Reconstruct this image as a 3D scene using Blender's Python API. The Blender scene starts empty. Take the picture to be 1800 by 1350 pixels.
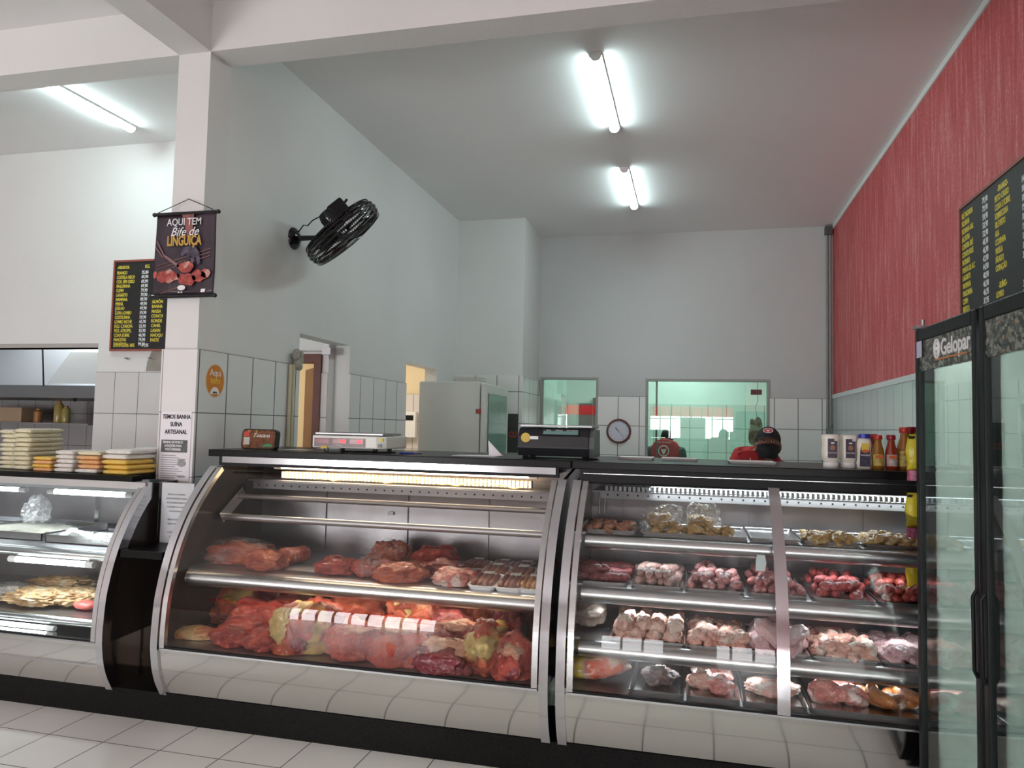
import bpy, math, random
from mathutils import Vector, Matrix, noise
random.seed(7)
S = bpy.context.scene
COL = S.collection
PI = math.pi

# ---------------- camera ----------------
CAM_H = 1.6
RR = ((0.97083, 0.23874, 0.02239), (0.00698, 0.06525, -0.99784), (-0.23968, 0.96889, 0.06168))
RR = ((0.970886, 0.238572, 0.02153), (0.007112, 0.061134, -0.998104), (-0.239436, 0.969199, 0.057658))
cd = bpy.data.cameras.new('camera'); cam = bpy.data.objects.new('camera', cd); COL.objects.link(cam)
rx, dn, fw = [Vector(r) for r in RR]
M3 = Matrix((rx, -dn, -fw)).transposed()
cam.matrix_world = Matrix.Translation((0, 0, CAM_H)) @ M3.to_4x4()
cd.sensor_width = 36; cd.lens = 26.0; cd.clip_start = .05
S.camera = cam

# ---------------- world, light, exposure ----------------
w = bpy.data.worlds.new('world'); S.world = w; w.use_nodes = True
w.node_tree.nodes['Background'].inputs[0].default_value = (.85, .92, 1, 1)
w.node_tree.nodes['Background'].inputs[1].default_value = 2.0
S.view_settings.view_transform = 'Standard'
S.view_settings.look = 'None'
S.view_settings.gamma = 1
S.view_settings.exposure = 0.0

def area(name, loc, rot, sx, sy, energy, color=(1, 1, 1), parent=None):
    l = bpy.data.lights.new(name, 'AREA'); l.shape = 'RECTANGLE'; l.size = sx; l.size_y = sy
    l.energy = energy; l.color = color
    o = bpy.data.objects.new(name, l); COL.objects.link(o); o.rotation_euler = rot
    o.location = loc
    if parent:
        o.parent = parent; o.location = Vector(loc) - wloc(parent)
    return o
def wloc(o):
    v = Vector((0, 0, 0))
    while o: v += o.location; o = o.parent
    return v
# daylight of the street entering through the two shop-front openings behind the camera
DAY = 236
area('daylight', (-5.9, -6.6, 1.1), (PI/2, 0, 0), 3.2, 2.2, DAY*1.75, (1, .985, .99))
area('daylight', (-6.1, -6.55, 2.3), (PI/2, 0, 0), 6.2, .35, DAY*.6, (1, .985, .99))
area('daylight', (-.1, -6.6, 1.25), (PI/2, 0, 0), 2.9, 2.5, DAY*1.1, (1, .985, .99))

# pixel of the 1800x1350 photograph -> point of the room on a given plane
def ray(x, y):
    return rx*(x-900) + dn*(y-675) + fw*1300
def pY(x, y, Y):
    v = ray(x, y); t = Y/v.y; return Vector((v.x*t, Y, CAM_H+v.z*t))
def pZ(x, y, Z):
    v = ray(x, y); t = (Z-CAM_H)/v.z; return Vector((v.x*t, v.y*t, Z))
def pX(x, y, X):
    v = ray(x, y); t = X/v.x; return Vector((X, v.y*t, CAM_H+v.z*t))

# ---------------- materials ----------------
MATS = {}
def nn(nt, t, **k):
    n = nt.nodes.new(t)
    for a, v in k.items(): setattr(n, a, v)
    return n
def mat(name, col, rough=.5, metal=0, emit=None, es=0, spec=.5, bump=0, bscale=30, alpha=None, var=0, vscale=3, stretch=(1, 1, 1), coat=0, trans=0, sss=0):
    if name in MATS: return MATS[name]
    m = bpy.data.materials.new(name); m.use_nodes = True; nt = m.node_tree
    b = nt.nodes['Principled BSDF']
    c = (*col, 1)
    b.inputs['Base Color'].default_value = c; b.inputs['Roughness'].default_value = rough
    b.inputs['Metallic'].default_value = metal; b.inputs['Specular IOR Level'].default_value = spec
    if coat: b.inputs['Coat Weight'].default_value = coat; b.inputs['Coat Roughness'].default_value = .08
    if trans: b.inputs['Transmission Weight'].default_value = trans
    if sss: b.inputs['Subsurface Weight'].default_value = sss; b.inputs['Subsurface Radius'].default_value = (.02, .008, .005)
    if emit: b.inputs['Emission Color'].default_value = (*emit, 1); b.inputs['Emission Strength'].default_value = es
    if alpha is not None: b.inputs['Alpha'].default_value = alpha
    if bump or var:
        tc = nn(nt, 'ShaderNodeTexCoord'); mp = nn(nt, 'ShaderNodeMapping'); mp.inputs['Scale'].default_value = stretch
        nt.links.new(tc.outputs['Object'], mp.inputs[0])
    if var:
        nz = nn(nt, 'ShaderNodeTexNoise'); nz.inputs['Scale'].default_value = vscale; nz.inputs['Detail'].default_value = 6
        nt.links.new(mp.outputs[0], nz.inputs[0])
        mr = nn(nt, 'ShaderNodeMapRange'); mr.inputs[1].default_value = .3; mr.inputs[2].default_value = .7
        mr.inputs[3].default_value = 1-var; mr.inputs[4].default_value = 1+var*.4
        nt.links.new(nz.outputs[0], mr.inputs[0])
        mx = nn(nt, 'ShaderNodeVectorMath', operation='SCALE'); mx.inputs[0].default_value = col
        nt.links.new(mr.outputs[0], mx.inputs['Scale']); nt.links.new(mx.outputs[0], b.inputs['Base Color'])
    if bump:
        n2 = nn(nt, 'ShaderNodeTexNoise'); n2.inputs['Scale'].default_value = bscale; n2.inputs['Detail'].default_value = 4
        nt.links.new(mp.outputs[0], n2.inputs[0])
        bp = nn(nt, 'ShaderNodeBump'); bp.inputs['Strength'].default_value = bump; bp.inputs['Distance'].default_value = .01
        nt.links.new(n2.outputs[0], bp.inputs['Height']); nt.links.new(bp.outputs[0], b.inputs['Normal'])
    MATS[name] = m; return m

def grid_mat(name, ax, u0, du, v0, dv, tile, grout, lw=.0045, rough=.18, vmax=None, above=None, var=.05, flip=False, thick=1):
    """tiles on the plane of two world axes, joints at u0+k*du and v0+k*dv"""
    m = bpy.data.materials.new(name); m.use_nodes = True; nt = m.node_tree; b = nt.nodes['Principled BSDF']
    tc = nn(nt, 'ShaderNodeNewGeometry'); sp = nn(nt, 'ShaderNodeSeparateXYZ'); nt.links.new(tc.outputs['Position'], sp.inputs[0])
    def line(out, o, d, w_):
        a = nn(nt, 'ShaderNodeMath', operation='SUBTRACT'); nt.links.new(out, a.inputs[0]); a.inputs[1].default_value = o
        dv_ = nn(nt, 'ShaderNodeMath', operation='DIVIDE'); nt.links.new(a.outputs[0], dv_.inputs[0]); dv_.inputs[1].default_value = d
        f = nn(nt, 'ShaderNodeMath', operation='FRACT'); nt.links.new(dv_.outputs[0], f.inputs[0])
        p = nn(nt, 'ShaderNodeMath', operation='PINGPONG'); nt.links.new(dv_.outputs[0], p.inputs[0]); p.inputs[1].default_value = .5
        l = nn(nt, 'ShaderNodeMath', operation='LESS_THAN'); nt.links.new(p.outputs[0], l.inputs[0]); l.inputs[1].default_value = w_/2/d
        fl = nn(nt, 'ShaderNodeMath', operation='FLOOR'); nt.links.new(dv_.outputs[0], fl.inputs[0])
        return l.outputs[0], fl.outputs[0]
    u, uf = line(sp.outputs[ax[0]], u0, du, lw*thick); v, vf = line(sp.outputs[ax[1]], v0, dv, lw)
    mxx = nn(nt, 'ShaderNodeMath', operation='MAXIMUM'); nt.links.new(u, mxx.inputs[0]); nt.links.new(v, mxx.inputs[1])
    cb = nn(nt, 'ShaderNodeCombineXYZ'); nt.links.new(uf, cb.inputs[0]); nt.links.new(vf, cb.inputs[1])
    wn = nn(nt, 'ShaderNodeTexWhiteNoise'); nt.links.new(cb.outputs[0], wn.inputs[0])
    nz = nn(nt, 'ShaderNodeTexNoise'); nz.inputs['Scale'].default_value = 5; nz.inputs['Detail'].default_value = 5; nt.links.new(tc.outputs['Position'], nz.inputs[0])
    ad = nn(nt, 'ShaderNodeMath', operation='ADD'); nt.links.new(wn.outputs[0], ad.inputs[0]); nt.links.new(nz.outputs[0], ad.inputs[1])
    mr = nn(nt, 'ShaderNodeMapRange'); mr.inputs[2].default_value = 2; mr.inputs[3].default_value = 1-var; mr.inputs[4].default_value = 1+var
    nt.links.new(ad.outputs[0], mr.inputs[0])
    sc = nn(nt, 'ShaderNodeVectorMath', operation='SCALE'); sc.inputs[0].default_value = tile; nt.links.new(mr.outputs[0], sc.inputs['Scale'])
    mix = nn(nt, 'ShaderNodeMix', data_type='RGBA'); nt.links.new(mxx.outputs[0], mix.inputs[0])
    nt.links.new(sc.outputs[0], mix.inputs[6]); mix.inputs[7].default_value = (*grout, 1)
    nt.links.new(mix.outputs[2], b.inputs['Base Color'])
    r = nn(nt, 'ShaderNodeMapRange'); r.inputs[3].default_value = rough; r.inputs[4].default_value = .8; nt.links.new(mxx.outputs[0], r.inputs[0])
    nt.links.new(r.outputs[0], b.inputs['Roughness'])
    bp = nn(nt, 'ShaderNodeBump'); bp.invert = True; bp.inputs['Strength'].default_value = .5; bp.inputs['Distance'].default_value = .002
    nt.links.new(mxx.outputs[0], bp.inputs['Height']); nt.links.new(bp.outputs[0], b.inputs['Normal'])
    return m

def glass_mat(name, tint=(1, 1, 1), refl=1.0, ior=1.5, base=.02):
    m = bpy.data.materials.new(name); m.use_nodes = True; nt = m.node_tree; nt.nodes.clear()
    o = nn(nt, 'ShaderNodeOutputMaterial'); t = nn(nt, 'ShaderNodeBsdfTransparent'); t.inputs[0].default_value = (*tint, 1)
    g = nn(nt, 'ShaderNodeBsdfGlossy'); g.inputs['Roughness'].default_value = .01; f = nn(nt, 'ShaderNodeFresnel'); f.inputs[0].default_value = ior
    mu = nn(nt, 'ShaderNodeMath', operation='MULTIPLY_ADD'); mu.inputs[1].default_value = refl; mu.inputs[2].default_value = base; mu.use_clamp = True
    mx = nn(nt, 'ShaderNodeMixShader'); nt.links.new(f.outputs[0], mu.inputs[0]); nt.links.new(mu.outputs[0], mx.inputs[0])
    nt.links.new(t.outputs[0], mx.inputs[1]); nt.links.new(g.outputs[0], mx.inputs[2]); nt.links.new(mx.outputs[0], o.inputs[0])
    return m

def film_mat(name, col=(.95, .95, .95), a=.18):
    """thin wrinkled plastic film"""
    m = bpy.data.materials.new(name); m.use_nodes = True; nt = m.node_tree; b = nt.nodes['Principled BSDF']
    b.inputs['Base Color'].default_value = (*col, 1); b.inputs['Roughness'].default_value = .12
    tc = nn(nt, 'ShaderNodeTexCoord'); nz = nn(nt, 'ShaderNodeTexNoise'); nz.inputs['Scale'].default_value = 22; nz.inputs['Detail'].default_value = 5; nz.inputs['Distortion'].default_value = 1.5
    nt.links.new(tc.outputs['Object'], nz.inputs[0])
    mr = nn(nt, 'ShaderNodeMapRange'); mr.inputs[1].default_value = .45; mr.inputs[2].default_value = .75; mr.inputs[3].default_value = a*.4; mr.inputs[4].default_value = a*3
    nt.links.new(nz.outputs[0], mr.inputs[0]); nt.links.new(mr.outputs[0], b.inputs['Alpha'])
    bp = nn(nt, 'ShaderNodeBump'); bp.inputs['Strength'].default_value = 1; bp.inputs['Distance'].default_value = .02
    nt.links.new(nz.outputs[0], bp.inputs['Height']); nt.links.new(bp.outputs[0], b.inputs['Normal'])
    return m

def meat_mat(name, lean, dark, fat, fatamt=.5, scale=9, streak=110, rough=.32, st=(1, 3.5, 1), capz=None):
    """lean with darker mottling, thin streaks of fat and broad fat patches"""
    m = bpy.data.materials.new(name); m.use_nodes = True; nt = m.node_tree; b = nt.nodes['Principled BSDF']
    tc = nn(nt, 'ShaderNodeTexCoord')
    oi = nn(nt, 'ShaderNodeObjectInfo'); add = nn(nt, 'ShaderNodeVectorMath', operation='ADD')
    cx = nn(nt, 'ShaderNodeVectorMath', operation='SCALE'); cx.inputs[0].default_value = (7, 3, 5); nt.links.new(oi.outputs['Random'], cx.inputs['Scale'])
    nt.links.new(tc.outputs['Object'], add.inputs[0]); nt.links.new(cx.outputs[0], add.inputs[1])
    mp = nn(nt, 'ShaderNodeMapping'); mp.inputs['Scale'].default_value = st; nt.links.new(add.outputs[0], mp.inputs[0])
    n1 = nn(nt, 'ShaderNodeTexNoise'); n1.inputs['Scale'].default_value = scale*2; n1.inputs['Detail'].default_value = 8; n1.inputs['Distortion'].default_value = .6
    nt.links.new(add.outputs[0], n1.inputs[0])
    r1 = nn(nt, 'ShaderNodeMix', data_type='RGBA'); r1.inputs[6].default_value = (*dark, 1); r1.inputs[7].default_value = (*lean, 1)
    a1 = nn(nt, 'ShaderNodeMapRange'); a1.inputs[1].default_value = .38; a1.inputs[2].default_value = .60; nt.links.new(n1.outputs[0], a1.inputs[0]); nt.links.new(a1.outputs[0], r1.inputs[0])
    n2 = nn(nt, 'ShaderNodeTexNoise'); n2.inputs['Scale'].default_value = streak; n2.inputs['Detail'].default_value = 7; n2.inputs['Distortion'].default_value = 2.2
    nt.links.new(mp.outputs[0], n2.inputs[0])
    a2 = nn(nt, 'ShaderNodeMapRange'); a2.inputs[1].default_value = .56; a2.inputs[2].default_value = .66; a2.inputs[4].default_value = .6; nt.links.new(n2.outputs[0], a2.inputs[0])
    r2 = nn(nt, 'ShaderNodeMix', data_type='RGBA'); nt.links.new(a2.outputs[0], r2.inputs[0]); nt.links.new(r1.outputs[2], r2.inputs[6]); r2.inputs[7].default_value = (*fat, 1)
    n3 = nn(nt, 'ShaderNodeTexNoise'); n3.inputs['Scale'].default_value = scale; n3.inputs['Detail'].default_value = 4; n3.inputs['Distortion'].default_value = .4
    nt.links.new(add.outputs[0], n3.inputs[0])
    a3 = nn(nt, 'ShaderNodeMapRange'); t = .72-.3*fatamt; a3.inputs[1].default_value = t; a3.inputs[2].default_value = t+.06; nt.links.new(n3.outputs[0], a3.inputs[0])
    r3 = nn(nt, 'ShaderNodeMix', data_type='RGBA'); nt.links.new(a3.outputs[0], r3.inputs[0]); nt.links.new(r2.outputs[2], r3.inputs[6])
    fz = nn(nt, 'ShaderNodeVectorMath', operation='SCALE'); fz.inputs[0].default_value = fat
    a4 = nn(nt, 'ShaderNodeMapRange'); a4.inputs[3].default_value = .6; a4.inputs[4].default_value = 1.25; nt.links.new(n2.outputs[0], a4.inputs[0]); nt.links.new(a4.outputs[0], fz.inputs['Scale'])
    nt.links.new(fz.outputs[0], r3.inputs[7])
    nt.links.new(r3.outputs[2], b.inputs['Base Color'])
    b.inputs['Roughness'].default_value = rough; b.inputs['Coat Weight'].default_value = .35; b.inputs['Coat Roughness'].default_value = .15
    bp = nn(nt, 'ShaderNodeBump'); bp.inputs['Strength'].default_value = .8; bp.inputs['Distance'].default_value = .010
    sm = nn(nt, 'ShaderNodeMath', operation='ADD'); nt.links.new(n2.outputs[0], sm.inputs[0]); nt.links.new(n1.outputs[0], sm.inputs[1])
    nt.links.new(sm.outputs[0], bp.inputs['Height']); nt.links.new(bp.outputs[0], b.inputs['Normal'])
    return m

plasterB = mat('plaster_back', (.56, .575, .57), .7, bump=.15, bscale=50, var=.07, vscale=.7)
plaster = mat('plaster_white', (.75, .742, .73), .75, bump=.12, bscale=60, var=.05, vscale=.8)
plasterG = mat('plaster_grey', (.72, .735, .72), .7, bump=.15, bscale=50, var=.07, vscale=.7)
ceilm = mat('ceiling_paint', (.84, .83, .83), .8, bump=.06, bscale=50, var=.04, vscale=.5)
beige = mat('beige_paint', (.75, .62, .40), .8, var=.05)
steel = mat('steel', (.62, .62, .62), .24, 1, bump=.04, bscale=14, stretch=(1, 8, 8), var=.06, vscale=4)
steelm = mat('steel_mirror', (.72, .71, .69), .1, 1, bump=.03, bscale=3)
steelin = mat('steel_inner', (.27, .255, .262), .38, 1, bump=.22, bscale=9, var=.14, vscale=5)
chrome = mat('chrome', (.66, .66, .69), .14, 1)
steeldull = mat('steel_dull', (.40, .40, .41), .4, 1, var=.08, vscale=6)
black = mat('black_gloss', (.008, .008, .009), .12)
blackm = mat('black_matt', (.009, .009, .010), .5, spec=.2)
darkp = mat('dark_panel', (.03, .024, .022), .12, spec=.35, coat=.15)
granite = mat('black_granite', (.009, .008, .008), .3, spec=.14, bump=.02, bscale=200, var=.9, vscale=180)
white = mat('white_plastic', (.8, .8, .79), .35)
paper = mat('paper', (.83, .8, .84), .6)
foam = mat('white_foam', (.85, .85, .87), .55)
ink = mat('ink', (.02, .02, .025), .7)
greyink = mat('grey_ink', (.33, .33, .36), .7)
brown = mat('brown_wood', (.13, .035, .02), .4, var=.3, vscale=8)
orangewood = mat('orange_wood', (.33, .13, .055), .4, var=.2, vscale=6, stretch=(4, 4, .5))
redframe = mat('red_brown_frame', (.27, .07, .045), .45)
boardblk = mat('board_black', (.006, .006, .006), .5, bump=.15, bscale=150)
yell = mat('letters_yellow', (.75, .62, .06), .5)
wht = mat('letters_white', (.8, .8, .8), .5)
cglass = glass_mat('curved_glass', (.97, .985, .98), .85, 1.5, .005)
dglass = glass_mat('door_glass', (.95, .985, .97), .95, 1.5, .02)
wglass = glass_mat('window_glass', (.90, .97, .93), 1.3, 1.5, .06)
film = film_mat('film', a=.10)
filmw = film_mat('film_white', (.95, .96, .97), .3)

# ---------------- mesh builder ----------------
class B:
    def __init__(s): s.v = []; s.f = []; s.m = []; s.mi = 0
    def add(s, vs, fs):
        n = len(s.v); s.v += [Vector(v) for v in vs]
        for f in fs: s.f.append([i+n for i in f]); s.m.append(s.mi)
        return s
    def box(s, x0, x1, y0, y1, z0, z1, T=None):
        vs = [Vector((x, y, z)) for x in (x0, x1) for y in (y0, y1) for z in (z0, z1)]
        if T: vs = [T @ v for v in vs]
        return s.add(vs, [(0, 1, 3, 2), (4, 6, 7, 5), (0, 4, 5, 1), (2, 3, 7, 6), (0, 2, 6, 4), (1, 5, 7, 3)])
    def cb(s, c, d, T=None):
        return s.box(c[0]-d[0]/2, c[0]+d[0]/2, c[1]-d[1]/2, c[1]+d[1]/2, c[2]-d[2]/2, c[2]+d[2]/2, T)
    def tube(s, pts, r, n=12, caps=True, closed=False):
        pts = [Vector(p) for p in pts]; k = len(pts)
        rs = r if isinstance(r, (list, tuple)) else [r]*k
        rings = []; up = None
        for i, p in enumerate(pts):
            a = pts[(i-1) % k] if (closed or i > 0) else p; b = pts[(i+1) % k] if (closed or i < k-1) else p
            t = (b-a).normalized()
            if up is None: up = t.orthogonal().normalized()
            up = (up - t*up.dot(t)); up = up.normalized() if up.length > 1e-6 else t.orthogonal().normalized()
            q = t.cross(up); rings.append([p+(up*math.cos(2*PI*j/n)+q*math.sin(2*PI*j/n))*rs[i] for j in range(n)])
        fs = []
        for i in range(k if closed else k-1):
            for j in range(n):
                fs.append((i*n+j, i*n+(j+1) % n, ((i+1) % k)*n+(j+1) % n, ((i+1) % k)*n+j))
        if caps and not closed: fs += [tuple(range(n-1, -1, -1)), tuple((k-1)*n+j for j in range(n))]
        return s.add([v for R_ in rings for v in R_], fs)
    def cyl(s, a, b, r, r2=None, n=20): return s.tube([a, b], [r, r if r2 is None else r2], n)
    def lathe(s, prof, c=(0, 0, 0), n=24, T=None, sx=1, sy=1):
        vs = []; k = len(prof)
        for (r, z) in prof:
            for j in range(n):
                v = Vector((c[0]+r*sx*math.cos(2*PI*j/n), c[1]+r*sy*math.sin(2*PI*j/n), c[2]+z)); vs.append(T @ v if T else v)
        fs = [(i*n+j, i*n+(j+1) % n, (i+1)*n+(j+1) % n, (i+1)*n+j) for i in range(k-1) for j in range(n)]
        fs += [tuple(range(n-1, -1, -1)), tuple((k-1)*n+j for j in range(n))]
        return s.add(vs, fs)
    def prism(s, poly, x0, x1):
        """closed YZ outline extruded along X"""
        n = len(poly)
        vs = [(x0, y, z) for y, z in poly]+[(x1, y, z) for y, z in poly]
        fs = [(i, (i+1) % n, n+(i+1) % n, n+i) for i in range(n)]+[tuple(range(n-1, -1, -1)), tuple(range(n, 2*n))]
        return s.add(vs, fs)
    def slab(s, poly, z0, z1, T=None):
        """closed XY outline extruded along Z"""
        n = len(poly)
        vs = [Vector((x, y, z0)) for x, y in poly]+[Vector((x, y, z1)) for x, y in poly]
        if T: vs = [T @ v for v in vs]
        fs = [(i, (i+1) % n, n+(i+1) % n, n+i) for i in range(n)]+[tuple(range(n-1, -1, -1)), tuple(range(n, 2*n))]
        return s.add(vs, fs)
    def sheet(s, line, x0, x1):
        n = len(line); vs = [(x0, y, z) for y, z in line]+[(x1, y, z) for y, z in line]
        return s.add(vs, [(i, i+1, n+i+1, n+i) for i in range(n-1)])
    def grid(s, fn, nu, nv):
        vs = [fn(i/(nu-1), j/(nv-1)) for i in range(nu) for j in range(nv)]
        return s.add(vs, [(i*nv+j, (i+1)*nv+j, (i+1)*nv+j+1, i*nv+j+1) for i in range(nu-1) for j in range(nv-1)])
    def ball(s, c, r, n=16, m=10, T=None):
        rr = r if isinstance(r, (tuple, list)) else (r, r, r); vs = []; 
        for i in range(m+1):
            a = PI*i/m
            for j in range(n):
                b = 2*PI*j/n; v = Vector((c[0]+rr[0]*math.sin(a)*math.cos(b), c[1]+rr[1]*math.sin(a)*math.sin(b), c[2]-rr[2]*math.cos(a))); vs.append(T @ v if T else v)
        return s.add(vs, [(i*n+j, i*n+(j+1) % n, (i+1)*n+(j+1) % n, (i+1)*n+j) for i in range(m) for j in range(n)])
    def build(s, name, mats, parent=None, world=True, smooth=False, bevel=0, fix=True, base=True, weld=False):
        me = bpy.data.meshes.new(name); off = Vector((0, 0, 0)); o = bpy.data.objects.new(name, me)
        if parent is not None:
            if world: off = wloc(parent)
            o.parent = parent
        elif base and s.v:
            xs = [v.x for v in s.v]; ys = [v.y for v in s.v]; zs = [v.z for v in s.v]
            off = Vector(((min(xs)+max(xs))/2, (min(ys)+max(ys))/2, min(zs))); o.location = off
        me.from_pydata([tuple(v-off) for v in s.v], [], s.f)
        for mm in (mats if isinstance(mats, (list, tuple)) else [mats]): me.materials.append(mm)
        for p, i in zip(me.polygons, s.m): p.material_index = i; p.use_smooth = bool(smooth)
        if fix or weld:
            import bmesh
            bm = bmesh.new(); bm.from_mesh(me); bmesh.ops.remove_doubles(bm, verts=bm.verts, dist=1e-5)
            bmesh.ops.recalc_face_normals(bm, faces=bm.faces); bm.to_mesh(me); bm.free()
        if smooth and smooth != 'all': me.set_sharp_from_angle(angle=math.radians(38))
        COL.objects.link(o)
        if bevel:
            bv = o.modifiers.new('bevel', 'BEVEL'); bv.width = bevel; bv.segments = 2; bv.limit_method = 'ANGLE'
        me.update(); return o

def tag(o, label=None, cat=None, group=None, kind=None):
    if label: o['label'] = label
    if cat: o['category'] = cat
    if group: o['group'] = group
    if kind: o['kind'] = kind
    return o
def root(name, label, cat, loc, group=None, rz=0):
    o = bpy.data.objects.new(name, None); o.empty_display_size = .05; COL.objects.link(o); o.location = loc; o.rotation_euler = (0, 0, rz)
    return tag(o, label, cat, group)
def struct(b, name, mats, **k):
    return tag(b.build(name, mats, base=False, **k), kind='structure')
def copy_tree(o, parent=None):
    c = o.copy(); COL.objects.link(c); c.parent = parent
    for ch in list(o.children): copy_tree(ch, c)
    return c
def text_b(b, s_, size, T, mi=0, align='LEFT', sx=1.0, depth=.0008, bold=0.0, shear=0):
    """adds lettering (local XY plane, moved by matrix T) to builder b"""
    cu = bpy.data.curves.new('t', 'FONT'); cu.body = s_; cu.size = size; cu.align_x = align; cu.extrude = depth; cu.offset = bold; cu.resolution_u = 3; cu.shear = shear
    o = bpy.data.objects.new('t', cu); COL.objects.link(o)
    me = bpy.data.meshes.new_from_object(o)
    sc = Matrix.Diagonal((sx, 1, 1, 1)); old = b.mi; b.mi = mi
    b.add([T @ (sc @ v.co) for v in me.vertices], [tuple(p.vertices) for p in me.polygons]); b.mi = old
    bpy.data.objects.remove(o); bpy.data.curves.remove(cu); bpy.data.meshes.remove(me)
def frame(o, xdir, ydir):
    """matrix: local x->xdir, y->ydir, z->cross, origin o"""
    x = Vector(xdir).normalized(); y = Vector(ydir).normalized(); z = x.cross(y)
    return Matrix.Translation(o) @ Matrix((x, y, z)).transposed().to_4x4()
FY = lambda x, y, z: frame((x, y, z), (1, 0, 0), (0, 0, 1))      # writing that faces -Y (towards the shop front)

# ================= the room =================
CZ = 4.23; WX = -2.96; RX = 1.69; BY = 9.95; TT = 2.035; TH = .391
def wall(b, ax, a0, a1, z0, z1, t0, t1, holes=()):
    """wall along axis ax (0=X,1=Y) of thickness t0..t1, rectangular holes (a0,a1,z0,z1)"""
    As = sorted({a0, a1, *[min(max(h[i], a0), a1) for h in holes for i in (0, 1)]})
    for i in range(len(As)-1):
        l, r = As[i], As[i+1]; c = (l+r)/2
        if r-l < 1e-6: continue
        spans = [(z0, z1)]
        for h in holes:
            if h[0] < c < h[1]:
                ns = []
                for s_, e in spans:
                    if h[3] <= s_ or h[2] >= e: ns.append((s_, e)); continue
                    if h[2] > s_: ns.append((s_, h[2]))
                    if h[3] < e: ns.append((h[3], e))
                spans = ns
        for s_, e in spans:
            if ax == 0: b.box(l, r, t0, t1, s_, e)
            else: b.box(t0, t1, l, r, s_, e)
    return b

floor_m = grid_mat('floor_tiles', (0, 1), -2.5, .325, 3.17, .325, (.80, .78, .745), (.12, .115, .11), .006, .22, var=.05)
tl = (.74, .755, .74); gr = (.10, .11, .11)
tile_side = grid_mat('tiles_side_wall', (1, 2), 3.93, .283, TT, TH, tl, gr, .006, .2, thick=1.6)
tile_back = grid_mat('tiles_back_wall', (0, 2), -.706, .283, TT, TH, (.80, .82, .80), gr, .007, .2, thick=1.2)
tile_kit = grid_mat('tiles_kitchen_wall', (0, 2), -5.31, .263, TT, TH, (.66, .64, .63), gr, .006, .2)
tile_pil = grid_mat('tiles_pillar', (0, 2), -6.19, 3, TT, TH, (.80, .78, .78), (.3, .28, .26), .006, .2)
tile_red = grid_mat('tiles_right_wall', (1, 2), 9.62, .29, TT, TH, (.50, .54, .53), (.13, .15, .15), .006, .2, thick=1.5)
tile_green = grid_mat('tiles_back_room', (0, 2), -.65, .29, TT, TH, (.55, .66, .60), (.12, .17, .15), .008, .2)

struct(B().box(-10, 2.2, -6.5, 14, -.2, 0), 'floor', floor_m)
struct(B().box(-10, 2.2, -6.5, 10.1, CZ, CZ+.15), 'ceiling', ceilm)

# red wall on the right: streaky textured paint above a plain band and tiles
redp = bpy.data.materials.new('red_textured_paint'); redp.use_nodes = True; nt = redp.node_tree; b_ = nt.nodes['Principled BSDF']
tc = nn(nt, 'ShaderNodeTexCoord'); mp = nn(nt, 'ShaderNodeMapping'); mp.inputs['Scale'].default_value = (1, 14, 1.1); nt.links.new(tc.outputs['Object'], mp.inputs[0])
n1 = nn(nt, 'ShaderNodeTexNoise'); n1.inputs['Scale'].default_value = 1.6; n1.inputs['Detail'].default_value = 9; n1.inputs['Roughness'].default_value = .7; nt.links.new(mp.outputs[0], n1.inputs[0])
mp2 = nn(nt, 'ShaderNodeMapping'); mp2.inputs['Scale'].default_value = (1, 60, 22); nt.links.new(tc.outputs['Object'], mp2.inputs[0])
n2 = nn(nt, 'ShaderNodeTexNoise'); n2.inputs['Scale'].default_value = 2.2; n2.inputs['Detail'].default_value = 6; nt.links.new(mp2.outputs[0], n2.inputs[0])
ad = nn(nt, 'ShaderNodeMath', operation='MULTIPLY_ADD'); ad.inputs[1].default_value = .5; nt.links.new(n2.outputs[0], ad.inputs[0]); nt.links.new(n1.outputs[0], ad.inputs[2])
rp = nn(nt, 'ShaderNodeValToRGB'); rp.color_ramp.elements[0].position = .55; rp.color_ramp.elements[0].color = (.42, .038, .042, 1); rp.color_ramp.elements[1].position = .98; rp.color_ramp.elements[1].color = (.75, .34, .33, 1)
e = rp.color_ramp.elements.new(.76); e.color = (.58, .085, .09, 1)
nt.links.new(ad.outputs[0], rp.inputs[0]); nt.links.new(rp.outputs[0], b_.inputs['Base Color']); b_.inputs['Roughness'].default_value = .5
bp = nn(nt, 'ShaderNodeBump'); bp.inputs['Strength'].default_value = .5; bp.inputs['Distance'].default_value = .008; nt.links.new(ad.outputs[0], bp.inputs['Height']); nt.links.new(bp.outputs[0], b_.inputs['Normal'])
wr = struct(B().box(RX, RX+.2, -6.5, BY+.2, 0, CZ), 'wall_right', redp)
B().box(RX-.012, RX, -6.3, BY, CZ-.05, CZ).build('cornice_strip', plaster, wr)
B().box(RX-.014, RX, -6.3, BY, 0, TT).build('tile_cladding', tile_red, wr)
B().box(RX-.016, RX, -6.3, BY, TT, TT+.05).build('tile_edge_band', plasterG, wr)

# partition on the left with two doorways; its front end is the pillar
PT = .15
D1 = (5.12, 5.98, 0, 2.285); D2 = (7.3, 8.26, 0, 2.26)
wl = struct(wall(B(), 1, 4.13, BY+.2, 0, CZ, WX-PT, WX, [D1, D2]), 'wall_left', plasterG)
wall(B(), 1, 4.13, 8.95, 0, TT, WX, WX+.012, [D1, D2]).build('tile_cladding', tile_side, wl)
pil = struct(B().box(WX-.23, WX, 3.92, 4.13, 0, CZ), 'wall_pillar', plaster)
B().box(WX-.242, WX+.012, 3.908, 3.92, 0, TT).build('tile_cladding', tile_pil, pil)
B().box(WX, WX+.012, 3.92, 4.13, 0, TT).build('side_tile_cladding', tile_side, pil)
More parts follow.
